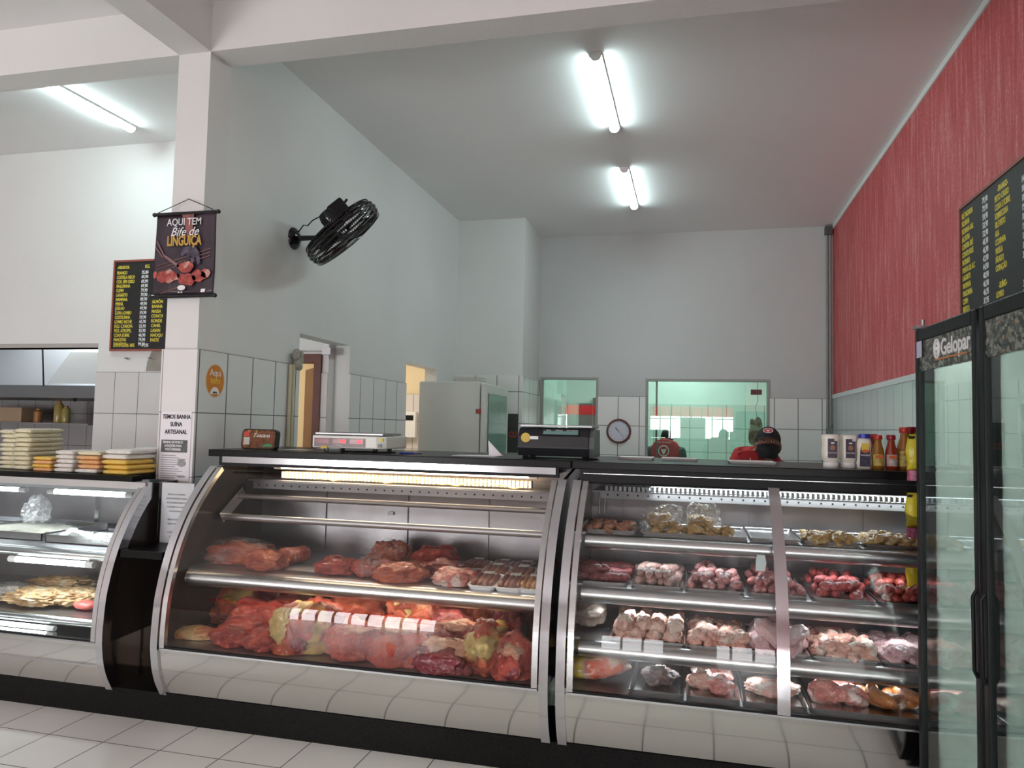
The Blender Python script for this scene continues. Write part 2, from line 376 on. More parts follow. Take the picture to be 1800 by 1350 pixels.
# boxed column in the far left corner
pc = struct(B().box(WX, -2.08, 8.95, BY, 0, CZ), 'wall_corner_column', plasterG)
B().box(WX, -2.068, 8.938, 8.95, 0, 2.24).build('tile_cladding', tile_back, pc)
B().box(-2.08, -2.068, 8.95, BY, 0, 2.24).build('side_tile_cladding', tile_side, pc)

# back wall with two glazed hatches into the work room
W1 = (-2.06, -1.258, .9, 2.29); W2 = (-.629, .935, .9, 2.275)
wb = struct(wall(B(), 0, -3.2, RX+.2, 0, CZ, BY, BY+.15, [W1, W2]), 'wall_back', plasterB)
wall(B(), 0, -2.08, RX, 0, TT, BY-.012, BY, [W1, W2]).build('tile_cladding', tile_back, wb)
trimm = mat('window_trim', (.33, .33, .31), .5)
for i, W in enumerate((W1, W2)):
    o = struct(B().box(W[0], W[1], BY+.07, BY+.078, W[2], W[3]), 'window_%d' % (i+1), wglass)
    f = B(); t = .03
    f.box(W[0], W[1], BY-.015, BY+.12, W[3]-t, W[3]); f.box(W[0], W[0]+t, BY-.015, BY+.12, W[2], W[3]-t); f.box(W[1]-t, W[1], BY-.015, BY+.12, W[2], W[3]-t); f.box(W[0], W[1], BY-.015, BY+.12, W[2], W[2]+t)
    if i: f.box(-.50, -.475, BY+.08, BY+.11, W[2], W[3]-t)
    f.build('window_frame', trimm, o)

# work room behind the hatches
greenp = mat('pale_green_paint', (.68, .78, .73), .7, var=.05)
tile_gs = grid_mat('tiles_work_room_side', (1, 2), 10.1, .29, TT, TH, (.5, .62, .57), (.12, .17, .15), .006, .3)
g1 = struct(B().box(-3.2, RX+.4, 12.5, 12.65, 0, 3.1), 'wall_work_room', greenp)
B().box(-2.1, RX+.2, 12.488, 12.5, 0, 2.03).build('tile_cladding', tile_green, g1)
g2 = struct(wall(B(), 1, 10.1, 12.5, 0, 3.1, -2.3, -2.12, [(11.95, 12.4, 0, 2.15)]), 'wall_work_room_side', greenp)
wall(B(), 1, 10.1, 12.49, 0, 2.03, -2.12, -2.108, [(11.95, 12.4, 0, 2.15)]).build('tile_cladding', tile_gs, g2)
struct(B().box(RX, RX+.2, 10.15, 12.6, 0, 3.1), 'wall_work_room_right', greenp)
struct(B().box(-3.3, RX+.4, 10.1, 12.7, 3.1, 3.2), 'ceiling_work_room', greenp)
struct(B().box(-1.66, -1.42, 12.44, 12.5, 0, 2.12).box(-1.9, -1.68, 12.47, 12.5, 0, 2.02), 'door_3', mat('dark_door', (.03, .035, .035), .4))
def tube_light(name, label, x, y0, y1, z, group, e=9, work=False):
    r = root(name, label, 'ceiling light', (x, (y0+y1)/2, z), group)
    B().box(x-.045, x+.045, y0-.02, y1+.02, z-.02, z).build('housing', white, r, bevel=.004)
    b = B(); n = 10
    pts = [(x+.042*math.cos(PI+PI*i/n), z-.018+.04*math.sin(PI+PI*i/n)) for i in range(n+1)]
    vs = [(p[0], y0, p[1]) for p in pts]+[(p[0], y1, p[1]) for p in pts]
    b.add(vs, [(i, i+1, n+2+i, n+1+i) for i in range(n)])
    b.build('diffuser', LIT, r, smooth='all')
    for yy in (y0, y1):
        b = B(); s_ = -.02 if yy == y0 else .02
        vs = [(p[0]*1.0, yy, p[1]) for p in pts]+[(p[0], yy+s_, p[1]) for p in pts]
        b.add(vs, [(i, i+1, n+2+i, n+1+i) for i in range(n)]+[tuple(range(n+1)), tuple(range(n+1, 2*n+2))])
        b.build('end_cap', white, r)
    return r
LIT = mat('lit_diffuser', (.9, .95, .95), .4, emit=(.78, 1, .99), es=54)
tube_light('ceiling_light', 'lit tube fitting nearer the camera on the ceiling above the counter', -.69, 5.03, 6.31, CZ, 'tube fittings over the counter')
tube_light('ceiling_light', 'lit tube fitting farther back, near the rear wall', -.70, 7.36, 8.62, CZ, 'tube fittings over the counter')
tube_light('ceiling_light', 'lit tube fitting on the left ceiling behind the beam', -4.94, 4.45, 5.5, CZ, None)
tube_light('ceiling_light', 'tube fitting in the work room behind the hatches', -.2, 10.8, 12.0, 3.1, None)
area('tube_glow', (-.2, 11.4, 3.02), (0, 0, 0), .3, 1.2, 20, (.78, 1, .90))

# kitchen side on the left
KY = 5.88
kh = (-9.0, -5.53, 1.0, 2.27); dk = (-4.05, -3.17, 0, 2.20)
wk = struct(wall(B(), 0, -10, WX-PT, 0, CZ, KY, KY+.15, [kh, dk]), 'wall_kitchen', plaster)
wall(B(), 0, -5.53, WX-PT, 0, TT, KY-.012, KY, [dk]).build('tile_cladding', tile_kit, wk)
patch = B(); patch.slab([(0, 0), (.26, 0), (.26, .21), (.16, .23), (.05, .18), (.01, .09)], 0, .003, frame((-4.98, KY, TT+.01), (1, 0, 0), (0, 0, 1)))
patch.build('bare_plaster_patch', mat('bare_cement', (.35, .32, .28), .9, var=.2, vscale=12), wk)
B().box(-9, -5.53, KY-.004, KY+.16, 2.27, 2.31).build('lintel_edge', mat('lintel_grey', (.42, .39, .37), .7), wk)
d3 = struct(B().box(-3.235, -3.17, KY-.03, KY+.17, 0, 2.20).box(-4.05, -3.99, KY-.03, KY+.17, 0, 2.20).box(-3.99, -3.235, KY-.03, KY+.17, 2.13, 2.20), 'door_1', brown)
T = Matrix.Translation((-3.245, KY+.17, 0)) @ Matrix.Rotation(math.radians(130), 4, 'Z')
lf = B().box(0, .68, 0, .035, 0, 2.11, T).build('door_leaf', orangewood, d3)
B().box(.60, .64, .035, .08, 1.0, 1.03, T).build('door_handle', chrome, lf)
struct(B().box(-7.0, WX-.24, 9.9, 10.05, 0, 3.2), 'wall_corridor', beige)
struct(B().box(-7.0, WX-.24, 9.888, 9.9, 0, TT), 'wall_corridor_tiles', grid_mat('tiles_corridor', (0, 2), -3.6, .283, TT, TH, (.66, .62, .6), gr, .007, .25))
struct(B().box(-5.5, -5.4, KY+.15, 10.0, 0, 3.2), 'wall_kitchen_divider', beige)
struct(B().box(-10, WX-.24, KY+.15, 10.1, 3.1, 3.2), 'ceiling_kitchen', plaster)
struct(B().box(-10, -5.4, 7.6, 7.75, 0, 3.2), 'wall_kitchen_rear', grid_mat('tiles_kitchen_rear', (0, 2), -6.2, .263, TT, TH, (.42, .40, .40), (.12, .11, .11), .007, .25))
area('kitchen_glow', (-6.6, 6.9, 3.05), (0, 0, 0), 1.0, .6, 34, (1, .97, .95))
area('corridor_glow', (-4.2, 8.3, 3.05), (0, 0, 0), .5, 1.2, 44, (1, .90, .78))

# beams
struct(B().box(-10, WX-.23, 3.92, 4.13, 3.91, CZ), 'trim_1', plaster)
struct(B().box(WX, RX, 3.92, 4.13, 3.91, CZ), 'trim_2', plaster)
struct(B().box(WX-.23, WX, -6.4, 3.92, 3.91, CZ), 'trim_3', plaster)

# shop front behind the camera: two openings, grilles, red awnings
OA = (-7.4, -4.4, 0, 2.08); OR = (-9.2, -3.0, 2.08, 2.42); OB = (-1.5, 1.3, 0, 2.42); PB = (-.45, .38, 0, 2.05)  # PB: unseen pier added to break up this opening's reflection in the hatch
struct(wall(B(), 0, -10, RX+.2, 0, CZ, -6.3, -6.1, [OA, OR, OB]).box(PB[0], PB[1], -6.3, -6.1, 0, PB[3]), 'wall_front', plaster)
struct(B().box(-10.2, -10, -6.5, 14, 0, CZ), 'wall_far_left', plaster)
aw = bpy.data.materials.new('awning_cloth'); aw.use_nodes = True; nt = aw.node_tree; b_ = nt.nodes['Principled BSDF']
b_.inputs['Base Color'].default_value = (.6, .03, .05, 1); b_.inputs['Roughness'].default_value = .7
tr = nn(nt, 'ShaderNodeBsdfTranslucent'); tr.inputs[0].default_value = (.55, .05, .08, 1); ms = nn(nt, 'ShaderNodeMixShader'); ms.inputs[0].default_value = .7
nt.links.new(b_.outputs[0], ms.inputs[1]); nt.links.new(tr.outputs[0], ms.inputs[2]); nt.links.new(ms.outputs[0], nt.nodes['Material Output'].inputs[0])
for i, O in enumerate((OA, OB)):
    g = B(); n = int((O[1]-O[0])/.33)
    for k in range(n+1): g.box(O[0]+k*(O[1]-O[0])/n-.02, O[0]+k*(O[1]-O[0])/n+.02, -6.22, -6.18, 0, O[3])
    for z in (1.1, 2.0): g.box(O[0], O[1], -6.215, -6.185, z-.015, z+.015)
    f = struct(g, 'door_%d' % (i+4), blackm)
    A_ = OR if i == 0 else O
    B().box(A_[0], A_[1], -6.262, -6.258, 2.08, 2.42).build('awning', aw, f)

# ================= counters =================
PR = [(3.465, .15), (3.42, .23), (3.392, .31), (3.377, .40)]                       # lower steel skirt
GP = [(3.3755, .415), (3.376, .50), (3.387, .636), (3.402, .71), (3.42, .78), (3.443, .85), (3.471, .919), (3.505, .985), (3.546, 1.055), (3.597, 1.125), (3.655, 1.19), (3.73, 1.265), (3.80, 1.325)]
def smooth(pr, k=4):
    out = []
    for i in range(len(pr)-1):
        p0 = pr[max(i-1, 0)]; p1 = pr[i]; p2 = pr[i+1]; p3 = pr[min(i+2, len(pr)-1)]
        for j in range(k):
            t = j/k
            out.append(tuple(.5*((2*p1[a])+(-p0[a]+p2[a])*t+(2*p0[a]-5*p1[a]+4*p2[a]-p3[a])*t*t+(-p0[a]+3*p1[a]-3*p2[a]+p3[a])*t**3) for a in (0, 1)))
    return out+[pr[-1]]
def band(line, out, inn):
    """closed outline around a YZ line, shifted out (towards the customer) and in"""
    n = len(line); o1 = []; i1 = []
    for i, (y, z) in enumerate(line):
        a = line[max(i-1, 0)]; b = line[min(i+1, n-1)]; d = Vector((b[0]-a[0], b[1]-a[1])).normalized()
        nx, nz = -d.y, d.x     # points to smaller Y for a rising line
        o1.append((y+nx*out, z+nz*out)); i1.append((y-nx*inn, z-nz*inn))
    return o1+i1[::-1]
SK = smooth(PR); GL = smooth(GP); ALL = smooth(PR+GP)
lampw = mat('lamp_warm', (1, .9, .8), .4, emit=(1, .78, .55), es=9)
lampc = mat('lamp_cold', (1, 1, 1), .4, emit=(.86, .97, 1), es=9)
lampd = mat('lamp_dim', (.8, .85, .88), .4, emit=(.86, .97, 1), es=1.2)
finw = mat('fins_warm', (.75, .62, .38), .5)
finc = mat('fins_cold', (.75, .8, .83), .35, .3)

def case(name, label, X0, X1, dy=0, topz=1.39, right_frame=True, left_frame=True, back=4.32, shelves=(), deck=.42, mull=None, lamps=(), glass_top=None, narrow=None):
    sh = lambda L: [(y+dy, z) for y, z in L]
    r = root(name, label, 'display case', ((X0+X1)/2, 3.85, .15))
    B().prism(sh(SK)+[(3.9+dy, .42), (3.9+dy, .15)], X0+.01, X1-.01).build('front_panel', steelm, r, smooth=1)
    gl = [p for p in GL if p[1] < (glass_top or 9)]
    B().sheet(sh(gl), X0+.05, X1-.05).build('curved_glass', cglass, r, smooth='all')
    B().prism(sh(band([(3.3755, .403), (3.3755, .411)], .006, .02)), X0+.05, X1-.05).build('glass_rail', steeldull, r)
    B().prism(sh(band([(3.3745, .411), (3.3745, .422)], .004, .01)), X0+.05, X1-.05).build('rubber_gasket', blackm, r)
    inner = sh([p for p in ALL if p[1] < topz])
    for side, on in ((0, left_frame), (1, right_frame)):
        xa = X0 if side == 0 else X1; s_ = 1 if side == 0 else -1
        # side panel
        pb = narrow[1] if (narrow and side) else back
        poly = [(y+.012, z) for y, z in inner]+[(pb, topz), (pb, .15)]
        xs = sorted((xa+s_*.012, xa+s_*.03))
        B().prism(poly, *xs).build('side_panel', darkp, r)
        if on:
            L = [p for p in inner]
            xs = sorted((xa, xa+s_*.042)); B().prism(band(L, .012, .05), *xs).build('end_frame', chrome, r, smooth=1)
            L2 = [p for p in inner if p[1] > .41]
            xs = sorted((xa+s_*.05, xa+s_*.078)); B().prism(band(L2, .007, .02), *xs).build('glass_frame', steel, r, smooth=1)
    if mull:
        B().prism(band(sh(gl), .01, .02), mull-.026, mull+.026).build('mullion', chrome, r, smooth=1)
    # inside; the left case is shallower where it meets the pillar
    def lay(b, y0, z0, z1, xa, xb):
        if narrow:
            b.box(xa, narrow[0], y0, back-.02, z0, z1); b.box(narrow[0], xb, y0, narrow[1]-.02, z0, z1)
        else: b.box(xa, xb, y0, back-.02, z0, z1)
        return b
    bp_ = B()
    if narrow:
        bp_.box(X0+.03, narrow[0], back-.02, back, deck-.02, topz); bp_.box(narrow[0]-.015, narrow[0], narrow[1], back-.02, deck-.02, topz)
        bp_.box(narrow[0], X1-.03, narrow[1]-.02, narrow[1], deck-.02, topz)
    else: bp_.box(X0+.03, X1-.03, back-.02, back, deck-.02, topz)
    bk = bp_.build('back_panel', steelin, r)
    lay(B(), 3.40+dy, deck-.03, deck, X0+.03, X1-.03).build('deck', steeldull, r)
    for i, (y, z, hh) in enumerate(shelves):
        R_ = hh/2
        pr = [(y+R_+.0+R_*math.cos(a), z-R_+R_*math.sin(a)) for a in [PI/2+PI*k/14 for k in range(15)]]
        s1 = B().prism(pr+[(y+R_+.04, z-hh), (y+R_+.04, z-.012), (y+R_+.04, z)], X0+.085, X1-.085).build('shelf_front', mat('shelf_steel', (.56, .57, .57), .3, 1), r, smooth=1)
        lay(B(), y+R_+.04, z-.012, z, X0+.04, X1-.04).build('shelf', steeldull, r)
    return r, bk

def perforated(r, X0, X1, y, z):
    p = B().box(X0, X1, y, y+.012, z-.045, z).build('perforated_rail', steeldull, r)
    h = B(); n = int((X1-X0)/.055)
    for k in range(n):
        x = X0+.04+k*.055; h.cyl((x, y-.0012, z-.024), (x, y, z-.024), .0055, n=8)
    tag(h.build('rail_holes', blackm, p), kind='stuff')
def coil(r, X0, X1, y, z, m, pitch=.024, h_=.04):
    c = B(); n = int((X1-X0)/pitch)
    for k in range(n): x = X0+k*pitch; c.cb((x, y, z), (pitch*.6, .05, h_))
    c.build('cooling_coil', m, r)
def lamp(r, X0, X1, y, z, m, e, col, rad=.013):
    o = B().cyl((X0, y, z), (X1, y, z), rad).build('lamp_tube', m, r, smooth=1)
    for a, b in ((X0-.05, X0), (X1, X1+.05)): B().cyl((a, y, z), (b, y, z), rad*1.15).build('lamp_holder', white, o, smooth=1)
    area('lamp_glow', ((X0+X1)/2, y-.0, z-.03), (0, 0, 0), X1-X0, .03, e, col, r)

# ---- plinth
pl = B(); pl.box(-5.62, RX-.02, 3.46, 3.9, 0, .15)
tag(pl.build('granite_plinth', granite, base=True), 'black granite plinth running along the floor under all the display cases', 'plinth')

# ---- middle case
MX0, MX1 = -2.74, -.635
mc, mb = case('display_case', 'middle curved-glass butcher case holding the large red beef cuts', MX0, MX1, shelves=[(3.50, .79, .085)])
for x in (-2.28, -1.73, -1.215): B().box(x-.03, x+.03, 4.288, 4.3, .80, 1.39).build('back_door_frame', steelin, mc)
for x in (-1.81, -1.66, -1.18): B().cb((x, 4.284, 1.05 if x < -1.7 else .98), (.035, .004, .02)).build('door_pull', white, mc)
B().box(MX0+.09, MX1-.09, 3.82, 4.30, 1.345, 1.352).build('inner_top_plate', steelin, mc)
perforated(mc, -2.62, -.78, 4.05, 1.236)
B().box(-2.66, -.76, 4.06, 4.28, 1.236, 1.242).build('coil_tray', steeldull, mc)
coil(mc, -2.46, -.86, 4.14, 1.275, finw)
cab = B(); pts = [(-2.4+i*.03, 4.085, 1.268+.012*math.sin(i*.5)+.006*math.sin(i*1.7)) for i in range(50)]
cab.tube(pts, .0035, 6).build('coil_cable', mat('cable_yellow', (.75, .5, .12), .5), mc, smooth=1)
for (y, z, r_) in ((4.02, 1.142, .016), (3.86, 1.037, .019)):
    B().cyl((MX0+.05, y, z), (MX1-.05, y, z), r_).build('hanging_rail', mat('rail_matt', (.5, .49, .49), .42, .75), mc, smooth=1)
for x in (MX0+.06, MX1-.06):
    T = frame((x, 3.94, 1.10), (0, .84, .54), (0, -.54, .84)); B().cb((0, 0, 0), (.26, .07, .006), T).build('rail_bracket', steel, mc)
lamp(mc, -2.45, -.9, 4.09, 1.325, lampw, 9, (1, .80, .62))
lamp(mc, -2.5, -.9, 3.60, .735, lampd, 1.7, (1, .82, .66), .006)
# black collar and mirror strip under the worktop
B().box(MX0+.05, MX1-.045, 3.803, 3.83, 1.34, 1.39).build('top_collar', blackm, mc)
B().box(MX0+.075, MX1-.06, 3.796, 3.803, 1.357, 1.392).build('mirror_strip', chrome, mc)

# ---- right case
RX0, RX1 = -.60, 1.62
rc, rb = case('display_case', 'right curved-glass case with four levels of sausages and chicken', RX0, RX1, shelves=[(3.64, 1.085, .076), (3.53, .855, .083), (3.475, .612, .076)], mull=.375)
for x in (-.42, .32, .9): B().box(x-.025, x+.025, 4.288, 4.3, .44, 1.3).build('back_panel_rib', steelin, rc)
B().box(RX0+.03, RX1-.03, 3.805, 3.85, 1.318, 1.392).build('top_collar', blackm, rc)
B().box(RX0+.05, RX1-.03, 3.802, 3.805, 1.368, 1.3705).build('collar_trim', steel, rc)
perforated(rc, -.5, 1.5, 4.12, 1.262)
B().box(-.53, 1.5, 4.0, 4.28, 1.262, 1.268).build('coil_tray', steeldull, rc)
coil(rc, -.45, 1.5, 4.01, 1.283, finc, .024, .024)
lamp(rc, -.22, 1.4, 4.06, 1.284, lampc, 4.5, (.88, .96, 1), .011)
for zz, yy in ((1.02, 3.72), (.78, 3.62), (.545, 3.56)): lamp(rc, .42, 1.4, yy+.04, zz-.012, lampd, 1.1, (.88, .96, 1), .006)
for zz, yy in ((1.02, 3.72), (.78, 3.62), (.545, 3.56)): lamp(rc, -.45, .3, yy+.04, zz-.012, lampd, .9, (.88, .96, 1), .004)
for x in (-.52, -.49): B().cyl((x, 4.24, 1.12), (x, 4.24, 1.25), .003).build('hook_rod', steel, rc)
T = frame((.30, 3.63, 1.0), (1, 0, 0), (0, 0, 1))
B().slab([(-.02, -.035), (.02, -.035), (.026, 0), (.02, .035), (-.014, .035), (-.02, .01)], 0, .02, T).build('price_clip', mat('pale_plastic', (.7, .85, .83), .3), rc)

# ---- left case
LX0, LX1 = -5.6, -3.02
lc, lb = case('display_case', 'left curved-glass case under the stacked cheese packs', LX0, LX1, dy=-.02, topz=1.235, back=4.3, narrow=(-3.215, 3.89), glass_top=1.22, shelves=[(3.50, .855, .058), (3.46, .49, .048)], deck=.305, right_frame=True)
B().box(LX0+.03, LX1-.03, 3.64, 3.665, 1.18, 1.235).build('top_collar', steel, lc)
B().box(LX0+.03, LX1-.03, 3.70, 3.86, 1.195, 1.20).build('inner_top_plate', steelin, lc)
B().box(-3.97, -3.94, 4.268, 4.28, .86, 1.2).build('back_panel_rib', chrome, lc); B().box(LX0+.03, -3.24, 4.27, 4.28, .86, .89).build('back_panel_rib', chrome, lc)
lamp(lc, -3.83, -3.31, 3.80, 1.14, lampc, 3, (.85, .95, 1), .016)
lamp(lc, pY(30, 981, 3.51).x, pY(153, 981, 3.51).x, 3.51, .778, lampc, 2.2, (.85, .95, 1), .016)
lamp(lc, -4.6, pY(84, 1097, 3.47).x, 3.47, .422, lampc, 1.5, (.85, .95, 1), .013)
lamp(lc, -5.3, -4.1, 3.80, 1.14, lampc, 3, (.85, .95, 1), .014)
# ---- worktops
g = B(); g.box(MX0-.03, -.617, 3.81, 4.62, 1.39, 1.43)
tag(g.build('granite_worktop', granite, bevel=.004), 'black granite worktop over the middle case, carrying the white scale', 'worktop')
g = B(); g.box(-.613, 1.66, 3.81, 4.62, 1.39, 1.43)
tag(g.build('granite_worktop', granite, bevel=.004), 'black granite worktop over the right case, carrying the sauce bottles', 'worktop')
g = B(); g.box(-5.7, -3.14, 3.64, 3.72, 1.235, 1.268); g.box(-5.7, -3.205, 3.72, 3.905, 1.235, 1.268); g.box(-5.7, -3.205, 3.905, 4.5, 1.235, 1.268)
tag(g.build('granite_worktop', granite), 'lower black granite worktop over the left case, carrying the cheese packs', 'worktop')
# counter bodies behind the cases
g = B(); g.box(MX0, RX1, 4.33, 4.6, .15, 1.39); tag(g.build('counter_body', steeldull), 'steel counter body behind the middle and right cases', 'counter')
g = B(); g.box(LX0, -3.21, 4.31, 4.45, .15, 1.235); tag(g.build('counter_body', steeldull), 'steel counter body behind the left case', 'counter')
# filler between left and middle case
g = B(); g.box(-3.012, -2.75, 3.43, 3.85, .85, .89)
tag(g.build('granite_shelf', granite, bevel=.003), 'small black granite shelf filling the gap between the left and middle cases', 'shelf')
r = root('gap_panelling', 'dark glossy panelling in the gap below the small granite shelf', 'panelling', (-2.88, 3.84, .15))
B().box(-3.01, -2.915, 3.80, 3.82, .15, .85).build('panel', mat('brown_gloss', (.085, .06, .046), .12, coat=.6), r)
B().box(-2.905, -2.75, 3.79, 3.81, .15, .85).build('panel', mat('brown_gloss', (.085, .06, .046), .12, coat=.6), r)

# ================= things on the walls and ceiling =================
# wall fan, tilted towards the shop floor
fan = root('wall_fan', 'black wall-mounted fan tilted down on the grey left wall', 'fan', (WX, 4.98, 2.99))
TXc = frame((0, 0, 0), (0, 1, 0), (0, 0, 1))           # local z -> +X
B().lathe([(.085, 0), (.08, .015), (.05, .035), (.03, .045)], T=TXc, n=28).build('wall_mount', black, fan, world=False, smooth=1)
B().tube([(.04, 0, 0), (.16, .02, .005), (.25, .05, .02)], [.022, .018, .02], 14).build('arm', black, fan, world=False, smooth=1)
# axis of the fan head: the face looks down and towards the customers
FC = Vector((.42, -.03, .02))
fx = Vector((.575, .31, -.69)).normalized()
#FANAXIS#
TF = Matrix.Translation(FC) @ fx.to_track_quat('Z', 'Y').to_matrix().to_4x4()
R_ = .31
hd = B(); hd.lathe([(.02, -.20), (.06, -.195), (.075, -.15), (.075, -.07), (.06, -.045)], T=TF, n=24)
hs = hd.build('motor_housing', black, fan, world=False, smooth=1)
bx = B(); bx.cb((0, .085, -.14), (.13, .13, .13), TF); bx.build('motor_box', blackm, fan, world=False, bevel=.012)
B().cyl(TF @ Vector((0, .15, -.16)), TF @ Vector((0, .19, -.17)), .009).build('knob', black, fan, world=False)
cg = B()
for zz, rr in ((-.062, R_*.95), (-.03, R_*.99), (.0, R_*1.0), (.03, R_*.99), (.062, R_*.95)):
    cg.tube([TF @ Vector((rr*math.cos(2*PI*k/48), rr*math.sin(2*PI*k/48), zz)) for k in range(48)], .006 if zz else .009, 8, closed=True)
for rr in (.07, .14, .20): cg.tube([TF @ Vector((rr*math.cos(2*PI*k/40), rr*math.sin(2*PI*k/40), .080)) for k in range(40)], .004, 6, closed=True)
cg.build('guard_ring', black, fan, world=False, smooth=1)
cw = B()
for k in range(96):
    a = 2*PI*k/96; c_, s_ = math.cos(a), math.sin(a)
    for sg in (1, -1):
        pr = [(.05, .084), (.12, .084), (.20, .082), (.265, .070), (.298, .045), (.308, 0)]
        cw.tube([TF @ Vector((r*c_, r*s_, z*sg)) for r, z in pr], .0021, 4)
cw.build('guard_wires', black, fan, world=False)
B().lathe([(.05, -.012), (.052, .012)], T=TF @ Matrix.Translation((0, 0, .080)), n=24).build('guard_cap', black, fan, world=False)
for k in range(3):
    bl = B(); a0 = 2*PI*k/3
    def bf(u, v):
        r = .04+.21*u; w_ = (.05+.06*math.sin(PI*min(1, u*1.05)))*(v-.5)*2
        return TF @ Vector((r*math.cos(a0+w_/.16*.9), r*math.sin(a0+w_/.16*.9), .02*(v-.5)*2))
    bl.grid(bf, 10, 6); o = bl.build('blade', blackm, fan, world=False, smooth='all'); sm = o.modifiers.new('s', 'SOLIDIFY'); sm.thickness = .003
B().tube([(.02, .02, .05), (.06, .03, .11), (.10, .02, .10), (.13, .03, .14), (.20, .06, .19)], .005, 6).build('power_cord', black, fan, world=False, smooth='all')

# hanging banner on the pillar
ban = root('hanging_banner', 'dark hanging meat banner with gold LINGUIÇA lettering on the pillar', 'banner', (-3.045, 3.875, 2.345))
bm_ = mat('banner_print', (.045, .028, .042), .3, var=.6, vscale=5)
def bf(u, v): return Vector((-3.262+.43*u, 3.878-.006*math.sin(u*9)-.004*math.sin(v*5+u*3), 2.365+.50*v))
b = B(); b.grid(bf, 24, 20); o = b.build('print', bm_, ban, smooth='all'); sm = o.modifiers.new('s', 'SOLIDIFY'); sm.thickness = .002
for n_, z in (('top_rod', 2.87), ('bottom_rod', 2.355)):
    ro = B().cyl((-3.276, 3.875, z), (-2.822, 3.875, z), .011).build(n_, black, ban, smooth=1)
    B().ball((-3.276, 3.875, z), .014, 10, 6).build('rod_end', black, ro, smooth='all'); B().ball((-2.822, 3.875, z), .014, 10, 6).build('rod_end', black, ro, smooth='all')
B().tube([(-3.255, 3.875, 2.88), (-3.06, 3.885, 2.955), (-3.05, 3.89, 2.965), (-2.86, 3.875, 2.885)], .0025, 6).build('cord', blackm, ban)
tx = B(); text_b(tx, 'AQUI TEM', .062, FY(-3.05, 3.862, 2.793), align='CENTER', sx=.86, bold=.0004); tx.build('white_lettering', wht, ban)
tx = B(); text_b(tx, 'Bife de', .075, FY(-3.045, 3.861, 2.728), align='CENTER', sx=.95, shear=.35, bold=.0003); tx.build('script_lettering', wht, ban)
tx = B(); text_b(tx, 'LINGUIÇA', .085, FY(-3.045, 3.862, 2.668), align='CENTER', sx=.62, bold=.0028); tx.build('gold_lettering', mat('gold_print', (.55, .33, .06), .4), ban)
pm1 = meat_mat('printed_meat', (.62, .10, .07), (.35, .03, .03), (.75, .4, .35), .55, 16, 120, .4, (1, 1, 1))
rg = random.Random(3)
def blobshape(cx, cz, rx_, rz_, n=14, j=.25):
    return [(cx+rx_*(1+rg.uniform(-j, j))*math.cos(2*PI*k/n), cz+rz_*(1+rg.uniform(-j, j))*math.sin(2*PI*k/n)) for k in range(n)]
def print_patch(name, polys, m, y=3.864):
    b = B()
    for p in polys: b.slab(p, 0, .001, FY(0, y, 0))
    return b.build(name, m, ban)
print_patch('printed_steaks', [blobshape(-3.15, 2.475, .075, .042), blobshape(-3.03, 2.535, .055, .032), blobshape(-3.02, 2.455, .06, .04), blobshape(-2.93, 2.475, .05, .035), blobshape(-2.885, 2.49, .035, .03), blobshape(-3.24, 2.49, .014, .025)], pm1)
print_patch('printed_hand', [[(-3.07, 2.86), (-2.985, 2.86), (-2.99, 2.80), (-2.975, 2.72), (-3.03, 2.72), (-3.045, 2.79)]], mat('printed_skin', (.28, .10, .09), .5, var=.5, vscale=20), 3.866)
gp = [[(-3.05, 2.655), (-2.97, 2.665), (-2.935, 2.62), (-2.925, 2.555), (-2.945, 2.545), (-2.962, 2.61), (-2.975, 2.55), (-2.99, 2.555), (-2.992, 2.615), (-3.02, 2.56), (-3.032, 2.57), (-3.02, 2.62), (-3.055, 2.60), (-3.065, 2.61)]]
print_patch('printed_glove', gp, mat('printed_glove', (.10, .08, .13), .3, var=.9, vscale=30))
print_patch('printed_fork', [[(-3.185, 2.60), (-3.175, 2.612), (-3.07, 2.545), (-3.08, 2.53)], [(-3.245, 2.70), (-3.24, 2.705), (-3.18, 2.61), (-3.185, 2.60)], [(-3.25, 2.66), (-3.245, 2.665), (-3.19, 2.60), (-3.195, 2.595)]], mat('printed_steel', (.25, .13, .14), .3))
print_patch('printed_board', [[(-3.24, 2.50+.02*k), (-3.24, 2.503+.02*k), (-2.86, 2.60+.022*k), (-2.86, 2.596+.022*k)] for k in range(3)]+[[(-3.2, 2.37), (-3.2, 2.373), (-3.08, 2.41), (-3.08, 2.405)]], mat('printed_wood', (.25, .10, .08), .5), 3.8655)
print_patch('printed_logo', [[(-3.05+.028*math.cos(k*PI/10), 2.405+.016*math.sin(k*PI/10)) for k in range(20)], [(-2.915, 2.375), (-2.885, 2.375), (-2.88, 2.395), (-2.91, 2.395)], [(-3.072, 2.372), (-3.062, 2.372), (-3.062, 2.38), (-3.072, 2.38)], [(-3.052, 2.372), (-3.042, 2.372), (-3.042, 2.38), (-3.052, 2.38)]], wht)

